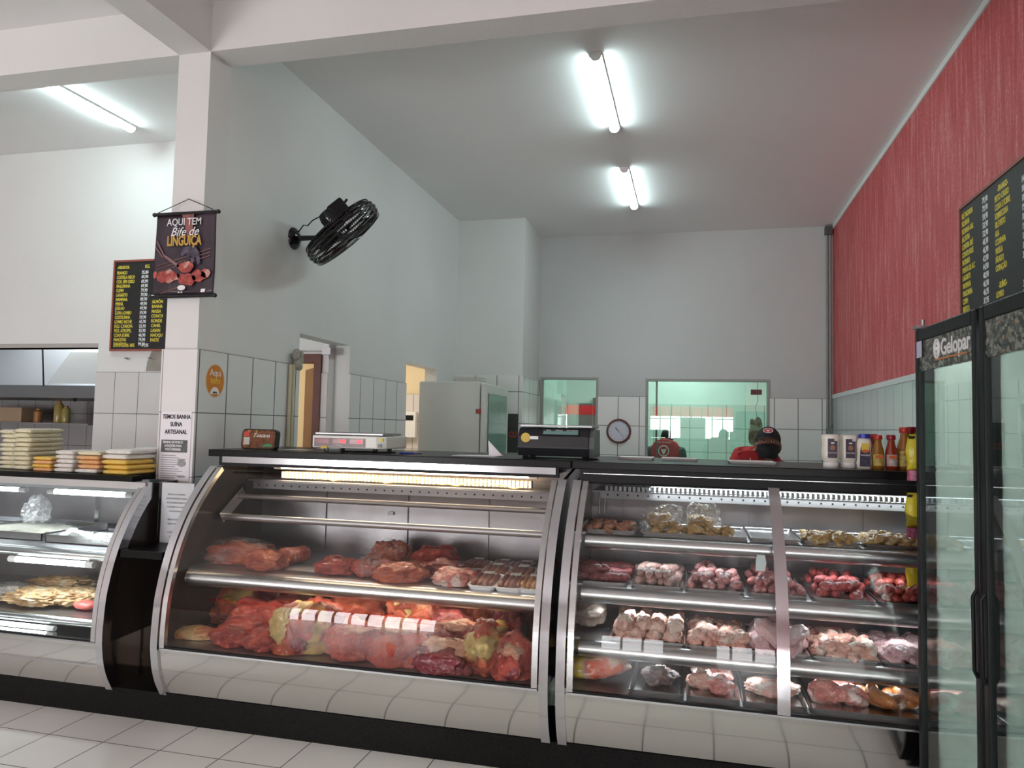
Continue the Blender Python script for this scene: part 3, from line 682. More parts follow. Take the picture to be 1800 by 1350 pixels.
# menu boards
def board(name, label, T, w_, h_, rows_, size):
    """T: local x along the board, y up, z out of the wall; rows_: (text, x, y, colour index, x scale)"""
    r = root(name, label, 'menu board', T.translation)
    def loc(b, n, m, **k):
        return b.build(n, m, r, **k)
    b = B(); b.box(0, w_, 0, h_, 0, .012, T); loc(b, 'board_panel', boardblk)
    for q in ((-.018, 0, 0, h_), (w_, w_+.018, 0, h_), (-.018, w_+.018, -.018, 0), (-.018, w_+.018, h_, h_+.018)):
        b = B(); b.box(q[0], q[1], q[2], q[3], 0, .02, T); loc(b, 'frame_bar', redframe)
    bs = [B(), B(), B(), B()]
    for t_, x, y, ci, sx_ in rows_:
        text_b(bs[ci+(2 if x > .4 else 0)], t_, size, T @ Matrix.Translation((x, y, .0125)), sx=sx_, bold=size*.02)
    for i, b in enumerate(bs):
        if b.v: loc(b, ('yellow_lettering', 'white_prices')[i % 2], (yell, wht)[i % 2])
    return r
L = [('-ASSADOS-', None), ('FRANGO', '35,00'), ('COSTELA RECH', '69,90'), ('COS. SEM OSSO', '69,90'), ('FRALDINHA', '69,90'), ('CUPIM', '79,90'), ('LAGARTO', '79,90'), ('MAMINHA', '89,90'), ('PERNIL', '49,90'), ('JOELHO', '49,90'), ('COPA LOMBO', '59,90'), ('COSTELINHA', '59,90'), ('LOMBO RECHE', '65,90'), ('FGO. C.FAROFA', '55,90'), ('FGO. ATROPEL.', '55,90'), ('COXA SOBRE', '46,90'), ('PANCETAS', '79,90'), ('TORRESMO -', '99,00')]
T = FY(-5.355, KY-.014, 2.25); h_ = .83; rows_ = [('KG.', .33, h_-.062, 0, .8)]
for i, (a, p) in enumerate(L):
    y = h_-.065-i*.0425-(.01 if i else 0); rows_.append((a, .02, y, 0, .66))
    if p: rows_.append((p, .295, y, 1, .78))
rows_ += [('EMPANADOS- BIFE', .02, .022, 0, .66), ('44,95', .335, .022, 1, .78)]
for k, a in enumerate(['ALMÔN', 'BANHA', 'MASSA', 'CONCH', 'RONDE', 'CANEL', 'LASAN', 'NHOQU', 'PASTE']): rows_.append((a, .425, h_-.40-k*.045, 0, .8))
board('menu_board', 'black roast-meat price board with yellow and white letters behind the pillar', T, .62, h_, rows_, .043)
T = frame((RX-.001, 5.30, 2.20), (0, -1, 0), (0, 0, 1))
A1 = [('FILÉ MIGNON', '79,90'), ('PICANHA', '79,90'), ('PICANHA GAL', '59,90'), ('ALCATRA', '52,90'), ('CONTRA FILÉ', '52,90'), ('CONTR.MOLE', '46,90'), ('PATINHO', '46,90'), ('PONTA DE ALC', '43,90'), ('LAGARTO', '44,90'), ('MAMINHA', '48,90'), ('FRALDINHA', '46,90'), ('CUPIM', '46,95'), ('BISTECA', '37,95'), ('SETE', '37,90'), ('MÚSCULO', '35,90'), ('PEITO', '35,90')]
A2 = [('-FRANGO-', None), ('PEITO C/ASSO', '14,57'), ('COXA E SOBRE', '16,95'), ('SOBRECOXA', '18,95'), ('FILÉ PEITO', '19,95'), ('ASA', '18,95'), ('COXINHA', '19,95'), ('MOELA', '18,85'), ('FÍGADO', '11,80'), ('CORAÇÃO', '32,95'), None, ('-SUÍNO-', None), ('LOMBO', '34,95'), ('COSTELINHA', '32,95'), ('BISTECA', '24,95'), ('PERNIL', '24,95')]
rows_ = []
for i, (a, p) in enumerate(A1): rows_ += [(a, .02, .80-i*.0505, 0, .62), (p, .37, .80-i*.0505, 1, .75)]
for i, q in enumerate(A2):
    if q:
        rows_.append((q[0], .56 if q[1] else .60, .80-i*.0505, 0, .62))
        if q[1]: rows_.append((q[1], .92, .80-i*.0505, 1, .75))
board('menu_board', 'black price board of beef, chicken and pork on the red wall', T, 1.12, .87, rows_, .05)

# oval sticker, pillar papers
st = root('oval_sticker', 'orange oval sticker reading Aqui tem on the tiles beside the pillar', 'sticker', (WX+.013, 4.09, 1.75))
TS = frame((WX+.0125, 4.09, 1.85), (0, 1, 0), (0, 0, 1))
E_ = lambda a, c, cx=0, cy=0: [(cx+a*math.cos(k*PI/20), cy+c*math.sin(k*PI/20)) for k in range(40)]
B().slab(E_(.094, .105), 0, .0008, TS).build('sticker_rim', mat('sticker_pale', (.7, .45, .25), .4), st)
B().slab(E_(.087, .098), .0008, .0016, TS).build('sticker_face', mat('sticker_orange', (.62, .22, .02), .35), st)
b = B(); text_b(b, 'Aqui', .062, TS @ Matrix.Translation((0, .03, .0017)), align='CENTER'); b.build('white_lettering', wht, st)
b = B(); text_b(b, 'tem', .062, TS @ Matrix.Translation((0, -.018, .0017)), align='CENTER'); b.build('yellow_lettering', mat('sticker_yellow', (.8, .6, .05), .5), st)
b = B().slab([(.046*math.cos(k*PI/10), -.085+.045*math.sin(k*PI/10)) for k in range(11)], .0016, .002, TS); b.build('white_emblem', wht, st)
b = B(); text_b(b, 'ouro', .022, TS @ Matrix.Translation((0, -.08, .0021)), align='CENTER', bold=.001); b.build('dark_lettering', ink, st)

pp = root('paper_notice', 'white notice reading TEMOS BANHA SUÍNA ARTESANAL on the pillar', 'notice', (-3.055, 3.9, 1.225))
B().box(-3.178, -2.965, 3.9035, 3.9065, 1.225, 1.648).build('sheet', paper, pp)
b = B()
for i, t_ in enumerate(['TEMOS BANHA', 'SUÍNA', 'ARTESANAL']): text_b(b, t_, .036, FY(-3.07, 3.9025, 1.605-i*.046), align='CENTER', sx=.80, bold=.0008)
b.build('black_lettering', ink, pp)
B().box(-3.17, -2.985, 3.9022, 3.9034, 1.40, 1.475).build('grey_banner', mat('print_grey', (.12, .12, .13), .6, var=.4, vscale=30), pp)
b = B()
for i, t_ in enumerate(['BANHA DE PORCO', '10 RAZÕES PARA', 'VOCÊ PREFERIR']): text_b(b, t_, .020, FY(-3.085, 3.9012, 1.455-i*.022), align='CENTER', sx=.8, bold=.0005)
b.build('white_lettering', wht, pp)
b = B()
for i in range(11):
    b.box(-3.165, -3.165+.10+.05*((i*7) % 5)/4, 3.9028, 3.9034, 1.378-i*.0135, 1.3825-i*.0135)
b.build('small_print', greyink, pp)
b = B().slab(E_(.03, .022, -3.02, 1.335), 0, .0008, FY(0, 3.9032, 0)); b.box(-3.045, -2.995, 3.9022, 3.9032, 1.355, 1.362); b.build('pot_picture', mat('print_midgrey', (.4, .4, .41), .6, var=.5, vscale=60), pp)
b = B().slab(E_(.03, .007, -3.02, 1.255), 0, .0008, FY(0, 3.9032, 0)); b.build('oval_stamp', greyink, pp)
p2 = root('paper_notice', 'white sheet in a clear sleeve standing on the small granite shelf before the pillar', 'notice', (-2.885, 3.7, .89))
B().box(-2.985, -2.772, 3.700, 3.703, .892, 1.235).build('sheet', paper, p2)
B().box(-2.998, -2.76, 3.692, 3.694, .891, 1.24).build('clear_sleeve', cglass, p2)
b = B()
ln = ['PRODUTO CONTENDO', 'AQUI SEM PREPARO TODOS', 'SELO ESTABELECIMENTOS', 'CONFORME DE ACORDO', 'A LEI EM VIGÊNCIA', None, 'NÃO NOS PERMITE A', 'VENDA SEM RÓTULO', None, 'CONTAMOS COM A', 'COMPREENSÃO']
for i, t_ in enumerate(ln):
    if t_: text_b(b, t_, .0135, FY(-2.885, 3.699, 1.165-i*.024), align='CENTER', sx=.8)
b.build('small_print', greyink, p2)

# clock
ck = root('wall_clock', 'round wall clock with brown rim between the two hatches', 'clock', (-.975, BY-.012, 1.42))
TK = FY(-.975, BY-.013, 1.57)
B().lathe([(.16, 0), (.165, .015), (.155, .03), (.137, .032), (.135, .02)], T=TK, n=40).build('rim', mat('clock_rim', (.12, .035, .025), .3), ck, smooth=1)
B().lathe([(.137, .010), (.137, .0225)], T=TK, n=40).build('dial', mat('clock_dial', (.66, .67, .78), .4), ck)
b = B()
for k in range(12):
    a = k*PI/6; b.cb((0, .115, .0235), (.006, .016, .002), TK @ Matrix.Rotation(a, 4, 'Z'))
b.build('hour_marks', greyink, ck)
B().box(-.005, .005, -.01, .065, .0225, .0255, TK @ Matrix.Rotation(math.radians(42), 4, 'Z')).build('hour_hand', ink, ck)
B().box(-.003, .003, -.015, .10, .0225, .0265, TK @ Matrix.Rotation(math.radians(222), 4, 'Z')).build('minute_hand', greyink, ck)

# conduits
def conduit(label, x, y, z0, z1, m, jb):
    r = root('electric_conduit', label, 'conduit', (x, y, z0))
    for dx in ((-.018, .018) if jb else (-.02, .02)):
        B().cyl((x+dx*(1 if jb else 0), y+(0 if jb else dx), z0), (x+dx*(1 if jb else 0), y+(0 if jb else dx), z1), .014, n=12).build('pipe', m, r, smooth=1)
    return r
r = conduit('pair of grey conduits running down the far right corner', RX-.055, BY-.03, 1.66, CZ-.1, mat('conduit_grey', (.3, .29, .29), .5), True)
B().box(RX-.09, RX-.015, BY-.07, BY-.012, 1.58, 1.67).build('junction_box', mat('conduit_grey2', (.22, .22, .21), .5), r)
B().box(RX-.10, RX-.015, BY-.09, BY, CZ-.12, CZ-.02).build('junction_box', mat('box_dark', (.08, .08, .08), .5), r)
r = conduit('cream conduit beside the first doorway in the left wall', WX+.03, 4.975, 0, 2.03, mat('conduit_cream', (.55, .52, .36), .5), False)
b = B()
for k in range(9): b.ball((WX+.045, 5.03+.03*math.cos(k*2.4), 2.07+.05*math.sin(k*1.7)), (.03, .03, .035), 8, 6)
b.build('cable_bundle', mat('cable_grey', (.35, .34, .29), .6, bump=.5, bscale=60), r, smooth='all')
r = root('door_closer', 'grey roller bracket at the top of the first doorway', 'bracket', (-3.1, 5.83, 2.19))
B().box(-3.135, -3.055, 5.80, 5.866, 2.19, 2.25).build('bracket_plate', steeldull, r); B().cyl((-3.6, 5.84, 2.225), (-3.1, 5.84, 2.225), .006).build('bar', steeldull, r)
r = root('dark_vertical_sign', 'narrow dark sign with red CU letters beside the upright freezer', 'sign', (-2.0, 8.9, 1.2))
B().box(-2.245, -2.115, 8.92, 8.936, 1.28, 1.76).build('sign_panel', mat('sign_dark', (.045, .05, .045), .4), r)
b = B(); text_b(b, 'CU', .10, FY(-2.18, 8.918, 1.47), align='CENTER', sx=.7, bold=.002); b.build('red_lettering', mat('sign_red', (.5, .05, .03), .5), r)

# hanging hood and shelf in the kitchen
hd = root('extractor_hood', 'large pale metal extractor hood seen through the kitchen hatch', 'extractor hood', (-6.3, 6.9, 1.78))
c0, c1 = -8.6, -5.62
hb = mat('hood_metal', (.52, .58, .63), .35, .6); hb2 = mat('hood_side', (.60, .66, .68), .5, .2)
b = B(); b.add([(c0, 6.4, 1.93), (c1, 6.4, 1.93), (c1, 7.55, 1.93), (c0, 7.55, 1.93), (-7.0, 7.2, 2.9), (-6.0, 7.2, 2.9), (-6.0, 7.55, 2.9), (-7.0, 7.55, 2.9)], [(0, 1, 5, 4), (1, 2, 6, 5), (2, 3, 7, 6), (3, 0, 4, 7), (4, 5, 6, 7)]); b.build('hood_canopy', hb, hd)
B().box(c0-.02, c1+.02, 6.38, 7.57, 1.80, 1.93).build('hood_skirt', mat('hood_skirt', (.16, .17, .18), .4, .5), hd)
b = B(); b.add([(-6.62, 6.385, 1.95), (-5.63, 6.385, 1.95), (-5.63, 6.385, 2.28), (-6.35, 6.385, 2.28)], [(0, 1, 2, 3)]); o = b.build('hood_splash_panel', hb2, hd); o.modifiers.new('s', 'SOLIDIFY').thickness = .004
B().cyl((-6.64, 6.36, 1.92), (-6.70, 6.36, 2.5), .008).build('hood_chain', blackm, hd)
B().cyl((-6.25, 6.375, 1.80), (-6.25, 6.375, 1.76), .02, .006).build('drip_spout', blackm, hd)
sh = B().box(-8.6, -6.62, 6.95, 7.35, 1.515, 1.53); tag(sh.build('kitchen_shelf', steeldull), 'long metal shelf under the extractor hood in the kitchen', 'shelf')
b = B().box(pY(-40, 730, 7.15).x, pY(57, 730, 7.15).x, 7.0, 7.3, 1.53, 1.70); tag(b.build('storage_box', mat('tan_box', (.45, .33, .22), .6, var=.1), bevel=.004), 'tan storage box on the kitchen shelf, left of the jars', 'box')
def jar(label, x, y, z, r_, h_, body, lid, name='storage_jar', cat='jar'):
    t = root(name, label, cat, (x, y, z))
    B().lathe([(r_*.95, 0), (r_, .01), (r_, h_*.78), (r_*.6, h_*.9), (r_*.45, h_*.92), (r_*.45, h_*.95)], (x, y, z), 18).build('jar_body', body, t, smooth=1)
    B().lathe([(r_*.5, h_*.95), (r_*.5, h_)], (x, y, z), 18).build('lid', lid, t); return t
jar('orange tub standing right of the tan box on the kitchen shelf', pY(67, 730, 7.1).x, 7.1, 1.53, .045, .16, mat('tub_orange', (.45, .2, .06), .4), mat('tub_lid', (.6, .4, .2), .4))
jar('oil bottle with label in the middle of the kitchen shelf', pY(103, 730, 7.1).x, 7.1, 1.53, .05, .26, mat('oil', (.45, .34, .12), .2), mat('cap_red', (.4, .03, .03), .4), 'oil_bottle', 'bottle')
jar('yellowish oil bottle at the right end of the kitchen shelf', pY(116, 730, 7.12).x, 7.12, 1.53, .045, .2, mat('oil2', (.42, .36, .12), .2), mat('cap_red', (.4, .03, .03), .4), 'oil_bottle', 'bottle')
for k, x in enumerate((-5.19, -4.93)):
    b = B(); b.tube([(x, KY, 2.17), (x, KY-.04, 2.165), (x+.05, KY-.05, 2.15), (x+.06, KY-.04, 2.165)], .005, 6)
    tag(b.build('wall_hook', steeldull), ('small bent hook under the left half of the roast-meat price board', 'small bent hook under the right half of the roast-meat price board')[k], 'hook')

# upright freezer at the back
fz = root('upright_freezer', 'white upright freezer with dark glass door near the second doorway', 'freezer', (-2.52, 7.9, 0))
fzm = mat('freezer_white', (.62, .64, .60), .4, var=.06, vscale=2)
B().box(-2.885, -2.20, 7.5, 8.45, .05, 2.07).build('body', fzm, fz, bevel=.015)
B().box(-2.19, -2.13, 7.5, 8.45, .08, 2.05).build('door', fzm, fz, bevel=.01)
B().box(-2.128, -2.122, 7.58, 8.37, .3, 1.95).build('door_glass', mat('dark_glass', (.03, .05, .05), .05), fz)
B().box(-2.8, -2.25, 7.55, 8.4, 0, .05).build('foot_rail', blackm, fz)
B().box(-2.24, -2.18, 7.494, 7.5, 1.73, 1.78).build('red_sticker', mat('sticker_red', (.35, .06, .05), .5), fz)
bk = root('wire_basket', 'small wire basket on top of the white freezer', 'basket', (-2.42, 7.85, 2.07))
b = B()
for k in range(11): b.cyl((-2.57+.03*k, 7.7, 2.075), (-2.57+.03*k, 7.7, 2.13), .003, n=5); b.cyl((-2.57+.03*k, 7.95, 2.075), (-2.57+.03*k, 7.95, 2.13), .003, n=5)
for z in (2.076, 2.10, 2.13): b.tube([(-2.57, 7.7, z), (-2.27, 7.7, z), (-2.27, 7.95, z), (-2.57, 7.95, z)], .003, 5, closed=True)
b.build('wire_frame', mat('wire', (.45, .43, .38), .5), bk)
pn = root('wall_dispenser', 'white dispenser seen through the second doorway', 'dispenser', (-3.45, 9.8, 1.35))
c = pY(722, 748, 9.86)
B().box(c.x-.11, c.x+.09, 9.80, 9.886, 1.42, 1.78).build('dispenser_body', white, pn); B().box(c.x-.08, c.x+.06, 9.794, 9.80, 1.66, 1.73).build('dispenser_window', blackm, pn)

# meat hanging in the work room
hm = root('hanging_carcass', 'pale carcass hanging on a hook behind the right end of the wide hatch', 'meat', (.78, 10.45, 1.4))
def rock(c, s_, seed, n=3, rough=.25, fine=.05, T=None, flat=0, frq=1.6):
    """irregular rounded lump"""
    import bmesh
    bm = bmesh.new(); bmesh.ops.create_icosphere(bm, subdivisions=n, radius=1)
    off = Vector((seed*3.17, seed*1.31, -seed*2.3)); b = B()
    for v in bm.verts:
        d = v.co.normalized(); k = 1+rough*noise.noise(d*frq+off)*1.6+fine*noise.noise(d*5.5+off)*1.5+fine*.6*noise.noise(d*12+off)+fine*.45*abs(noise.noise(Vector((d.x*22, d.y*10, d.z*22))+off))
        p = Vector((d.x*k*s_[0], d.y*k*s_[1], d.z*k*s_[2]))
        if flat and p.z < -flat*s_[2]: p.z = -flat*s_[2]+(p.z+flat*s_[2])*.08
        b.v.append((T @ p if T else p)+Vector(c))
    b.f = [[v.index for v in f.verts] for f in bm.faces]; b.m = [0]*len(b.f); bm.free(); return b
rock((.80, 10.45, 1.60), (.085, .07, .20), 5).build('carcass', meat_mat('hung_meat', (.45, .28, .2), (.25, .1, .07), (.6, .52, .4), .6, 7), hm, smooth='all')
B().tube([(.82, 10.45, 1.78), (.80, 10.45, 1.95), (.83, 10.45, 2.0), (.81, 10.45, 3.1)], .006, 6).build('hook', steeldull, hm)
B().box(.74, .88, 10.42, 10.47, 2.10, 2.17).build('hook_clamp', blackm, hm)

# ================= things standing on the worktops =================
WT = 1.43
def kitchen_scale_white():
    r = root('price_scale', 'white price scale with red digits on the black worktop', 'scale', (-1.93, 4.08, WT))
    b = B(); o = b.slab([(-2.165, 3.93), (-1.76, 3.93), (-1.715, 3.97), (-1.70, 4.24), (-2.165, 4.24)], 1.455, 1.527).build('body', mat('scale_white', (.72, .71, .66), .35), r, bevel=.006)
    B().box(-2.16, -1.73, 3.95, 4.22, 1.530, 1.545).build('weighing_plate', steeldull, r, bevel=.004)
    for x in (-2.1, -1.79):
        for y in (3.98, 4.19): B().cyl((x, y, WT), (x, y, 1.456), .014, n=10).build('foot', black, r)
    p = B().box(-2.15, -1.83, 3.926, 3.93, 1.462, 1.512).build('display_panel', mat('display_dark', (.12, .05, .055), .3), r)
    for i, x in enumerate((-2.14, -2.03, -1.925)):
        B().box(x, x+.085, 3.924, 3.926, 1.482, 1.508).build('display_window', mat('display_red_dark', (.22, .01, .02), .2), p)
    led = mat('led_red', (.9, .02, .03), .4, emit=(1, .03, .05), es=2.5)
    for i, x in enumerate((-1.985, -1.88)):
        t = B(); text_b(t, '000', .026, FY(x, 3.9232, 1.486), sx=.85); t.build('red_digits', led, p)
    t = B(); text_b(t, '2,0 PRIMATE', .011, FY(-2.03, 3.9252, 1.467)); t.build('lettering', wht, p)
    B().box(-2.105, -2.065, 3.922, 3.9255, 1.452, 1.466).build('yellow_sticker', mat('sticker_lemon', (.6, .45, .04), .5), p)
    B().box(-1.752, -1.728, 3.943, 3.955, 1.50, 1.515).build('side_label', yell, r); B().box(-1.758, -1.735, 3.935, 3.945, 1.465, 1.485).build('side_label', mat('label_grey', (.25, .25, .25), .5), r)
    B().tube([(-1.98, 3.96, 1.437), (-1.9, 3.94, 1.437), (-1.85, 3.99, 1.437), (-1.75, 3.95, 1.437), (-1.68, 4.02, 1.437)], .005, 6).build('cable', blackm, r)
kitchen_scale_white()
def kitchen_scale_black():
    r = root('price_scale', 'large black price scale with a pale green display and yellow round sticker', 'scale', (-.73, 4.1, WT))
    bd = mat('scale_black', (.012, .012, .016), .4)
    pr = [(3.955, 1.445), (3.935, 1.49), (3.945, 1.555), (3.985, 1.598), (4.2, 1.6), (4.22, 1.45)]
    B().prism(pr, -.935, -.545).build('body', bd, r, bevel=.004)
    B().prism([(3.965, 1.442), (3.945, 1.49), (3.955, 1.55), (3.99, 1.59), (4.2, 1.592), (4.215, 1.442)], -.545, -.518).build('side_cheek', mat('scale_grey', (.09, .10, .10), .4), r)
    B().box(-.93, -.53, 3.97, 4.25, 1.602, 1.614).build('weighing_plate', steeldull, r, bevel=.003)
    for x in (-.9, -.57):
        for y in (3.99, 4.18): B().cyl((x, y, WT), (x, y, 1.447), .016, n=10).build('foot', blackm, r)
    T = frame((0, 3.941, 1.555), (1, 0, 0), (0, .68, .733)); T2 = T
    b = B().box(-.80, -.60, .005, .045, 0, .004, T); b.build('display_bezel', mat('bezel', (.03, .03, .035), .3), r)
    b = B().box(-.795, -.605, .008, .032, .004, .005, T); b.build('display_screen', mat('lcd', (.17, .30, .28), .2), r)
    for s_, x in (('PESO kg', -.78), ('PREÇO/kg R$', -.73), ('TOTAL A PAGAR R$', -.67)):
        b = B(); text_b(b, s_, .0085, T @ Matrix.Translation((x, .035, .0045)), sx=.8); b.build('lettering', wht, r)
    b = B().slab([(.026*math.cos(k*PI/12), .026*math.sin(k*PI/12)) for k in range(24)], 0, .002, FY(-.89, 3.9405, 1.543)); b.build('round_sticker', mat('sticker_gold', (.62, .42, .06), .5), r)
    b = B().box(-.865, -.82, 3.936, 3.940, 1.535, 1.551); b.build('white_label', wht, r)
    B().tube([(-.9, 3.97, 1.437), (-.8, 3.92, 1.437), (-.7, 3.93, 1.437), (-.6, 3.92, 1.437), (-.5, 3.97, 1.437)], .004, 6).build('cable', blackm, r)
kitchen_scale_black()

# packaged food tray standing on edge
r = root('packaged_meat_tray', 'black-rimmed packaged tray of seasoned meat propped on the worktop', 'packaged food', (-2.555, 4.0, WT))
T = frame((-2.555, 3.99, WT+.062), (1, 0, 0), (0, .12, .993))
def rrect(w_, h_, c, n=5): 
    return [(sx*(w_/2-c)+c*math.cos(a), sy*(h_/2-c)+c*math.sin(a)) for sx, sy, a0 in ((1, 1, 0), (-1, 1, PI/2), (-1, -1, PI), (1, -1, 1.5*PI)) for a in [a0+k*PI/2/n for k in range(n+1)]]
B().slab(rrect(.235, .122, .025), -.04, 0, T).build('tray', black, r)
B().slab(rrect(.222, .110, .02), 0, .003, T).build('film_window', meat_mat('seasoned_meat', (.28, .07, .03), (.09, .03, .015), (.5, .4, .1), .35, 30, 120), r)
b = B().box(-.10, -.065, .015, .045, .003, .004, T); b.build('red_sticker', mat('tray_red', (.5, .03, .02), .4), r)
b = B().box(-.10, -.06, -.035, .01, .003, .004, T); b.build('nutrition_label', mat('pale_label', (.45, .45, .4), .5), r)
b = B(); text_b(b, 'Toscana', .034, T @ Matrix.Translation((-.04, .012, .0035)), shear=.3); b.build('script_lettering', wht, r)
b = B().slab([(.02, -.045), (.09, -.045), (.10, -.03), (.05, -.028)], .003, .004, T); b.build('green_stripe', mat('tray_green', (.03, .25, .10), .5), r)

# sauce bottles
def squeeze(label, x, y, kind):
    nm = 'mayonnaise_bottle' if kind == 'w' else 'sauce_bottle'
    r = root(nm, label, 'bottle', (x, y, WT), 'sauce bottles on the worktop')
    if kind == 'w':      # upside-down wide bottle
        cream = mat('cream_bottle', (.78, .74, .66), .3)
        B().lathe([(.034, 0), (.036, .004), (.036, .024), (.034, .026)], (x, y, WT), 24, sy=.7).build('cap', white, r, smooth=1)
        B().lathe([(.03, .026), (.038, .034), (.043, .055), (.044, .085), (.040, .11), (.041, .135), (.044, .15), (.041, .163), (.03, .167)], (x, y, WT), 28, sy=.62).build('bottle_body', cream, r, smooth=1)
        lb = B(); lb.slab([(-.018, -.045), (.026, -.045), (.026, .038), (.012, .038), (.012, .05), (-.018, .05)], 0, .0015, FY(x, y-.0285, WT+.095)); lb.build('label', mat('label_plum', (.03, .012, .03), .4), r)
        p = B(); p.box(-.003, .012, .025, .032, .0016, .0022, FY(x, y-.0285, WT+.095)); text_b(p, 'MAIONESE', .0085, FY(x+.004, y-.031, WT+.072), align='CENTER'); p.build('label_print', wht, r)
        p = B(); p.slab([(.013*math.cos(k*PI/6)+.004, .013*math.sin(k*PI/6)+.005) for k in range(12)], .0016, .002, FY(x, y-.0285, WT+.095)); p.build('label_picture', mat('label_pic', (.35, .15, .10), .5, var=.8, vscale=90), r)
    elif kind == 'b':    # waisted bottle with blue cap
        B().lathe([(.030, 0), (.034, .006), (.035, .03), (.030, .075), (.034, .115), (.032, .135), (.024, .148), (.022, .15)], (x, y, WT), 28, sy=.65).build('bottle_body', mat('cream_bottle', (.78, .74, .66), .3), r, smooth=1)
        B().lathe([(.026, .150), (.027, .153), (.027, .170), (.025, .172)], (x, y, WT), 24, sy=.8).build('cap', mat('cap_blue', (.02, .03, .35), .35), r, smooth=1)
        B().slab([(-.025, -.058), (.025, -.058), (.024, -.01), (.02, .02), (.018, .042), (-.018, .042), (-.022, .02), (-.024, -.01)], 0, .0015, FY(x, y-.0238, WT+.07)).build('label', mat('label_dark_blue', (.03, .02, .06), .4, var=.9, vscale=50), r)
        B().box(-.017, .017, .02, .056, .0012, .002, FY(x, y-.0245, WT+.07)).build('yellow_label', mat('label_yellow', (.7, .5, .05), .5), r)
        B().slab(E_(.016, .008, 0, .018), .002, .0028, FY(x, y-.0245, WT+.07)).build('orange_emblem', mat('label_orange', (.6, .12, .02), .5), r)
        t = B(); text_b(t, 'MAIONESE', .009, FY(x, y-.0256, WT+.065), align='CENTER'); t.build('lettering', wht, r)
    else:                # slim glass-like bottle, red cap
        colr, capc, H_, R__ = kind
        B().lathe([(R__*.9, 0), (R__, .005), (R__, H_*.45), (R__*.93, H_*.55), (R__*.6, H_*.75), (R__*.52, H_*.86), (R__*.52, H_*.88)], (x, y, WT), 24).build('bottle_body', mat('sauce_%d' % int(colr[1]*1000), colr, .12, coat=.6, var=.15, vscale=30), r, smooth=1)
        B().lathe([(R__*.66, H_*.87), (R__*.70, H_*.88), (R__*.70, H_*.985), (R__*.66, H_)], (x, y, WT), 20).build('cap', capc, r, smooth=1)
        b = B(); n = 12
        vs = [(x+(R__+.0012)*math.sin(-1+2*k/n), y-(R__+.0012)*math.cos(-1+2*k/n), WT+z) for z in (.018, H_*.44) for k in range(n+1)]
        b.add(vs, [(k, k+1, n+2+k, n+1+k) for k in range(n)]); b.build('label', mat('label_yellow2', (.55, .42, .10), .5, var=.5, vscale=60) if colr[1] > .06 else mat('label_pale', (.55, .45, .42), .5, var=.6, vscale=50), r, smooth='all')
        B().slab(E_(.017, .009), 0, .001, FY(x, y-R__-.0025, WT+H_*.37)).build('orange_emblem', mat('label_orange', (.6, .12, .02), .5), r)
cr = mat('cap_bright_red', (.5, .03, .02), .35); cd_ = mat('cap_dark_red', (.3, .012, .03), .35)
squeeze('upside-down cream squeeze bottle with plum label, leftmost of the sauce bottles', .664, 3.985, 'w')
squeeze('upside-down cream squeeze bottle with plum label beside the blue-capped one', .755, 4.03, 'w')
squeeze('waisted white bottle with blue cap and dark label', .815, 3.97, 'b')
mus = (.30, .13, .012); ket = (.28, .035, .012)
squeeze('mustard-brown bottle with bright red cap right of the blue-capped one', .878, 3.97, (mus, cr, .168, .028))
squeeze('dark red bottle with a dark red cap, partly behind the mustard one', .874, 4.05, (ket, cd_, .172, .026))
squeeze('red sauce bottle with dark red cap left of the tall amber bottles', .938, 3.97, (ket, cd_, .168, .028))
squeeze('dark red bottle peeking out behind between two sauce bottles', .955, 4.06, (ket, cd_, .17, .026))
squeeze('tall amber bottle with red cap, left of the two', 1.005, 4.0, ((.34, .12, .02), cr, .208, .036))
squeeze('tall amber bottle with red cap behind the yellow snack bag', 1.055, 4.07, ((.34, .12, .02), cd_, .212, .036))

# hanging snack bags at the end of the worktop (behind the fridge edge)
ybag = mat('bag_yellow', (.72, .62, .03), .3, bump=.4, bscale=40); pbag = mat('bag_pink', (.55, .12, .25), .4, var=.7, vscale=60)
def bag(label, x, y, z0, h_, w_):
    r = root('snack_bag', label, 'snack bag', (x, y, z0), 'snack bags hanging beside the fridge')
    def f(s_): return lambda u, v: Vector((x+w_*(u-.5)+.004*math.sin(v*9), y+s_*.018*math.sin(PI*u)*math.sin(PI*min(1, v*1.02))**.5, z0+h_*(.22+.78*v)))
    b = B(); b.grid(f(1), 8, 10); b.grid(f(-1), 8, 10); b.build('yellow_part', ybag, r, smooth='all')
    def g_(s_): return lambda u, v: Vector((x+w_*(u-.5)*.95, y+s_*.018*math.sin(PI*u), z0+h_*(.22*v)))
    b = B(); b.grid(g_(1), 8, 4); b.grid(g_(-1), 8, 4); b.build('pink_part', pbag, r, smooth='all')
    b = B(); b.box(x-w_*.4, x-w_*.1, y-.008, y-.004, z0+h_*.9, z0+h_*.96); b.build('black_marks', ink, r)
hs_ = root('hanging_strip', 'thin clear strip holding the yellow snack bags beside the fridge', 'strip', (1.0, 3.70, .75))
B().box(1.015, 1.03, 3.742, 3.745, .75, 1.72).build('strip', mat('clear_strip', (.5, .52, .5), .2), hs_)
bag('yellow and pink snack bag hanging at worktop level beside the fridge', .985, 3.715, 1.395, .21, .09)
bag('yellow and pink snack bag hanging below the worktop beside the fridge', .97, 3.715, 1.14, .2, .07)
bag('lowest yellow snack bag hanging beside the fridge', .965, 3.715, .86, .2, .06)

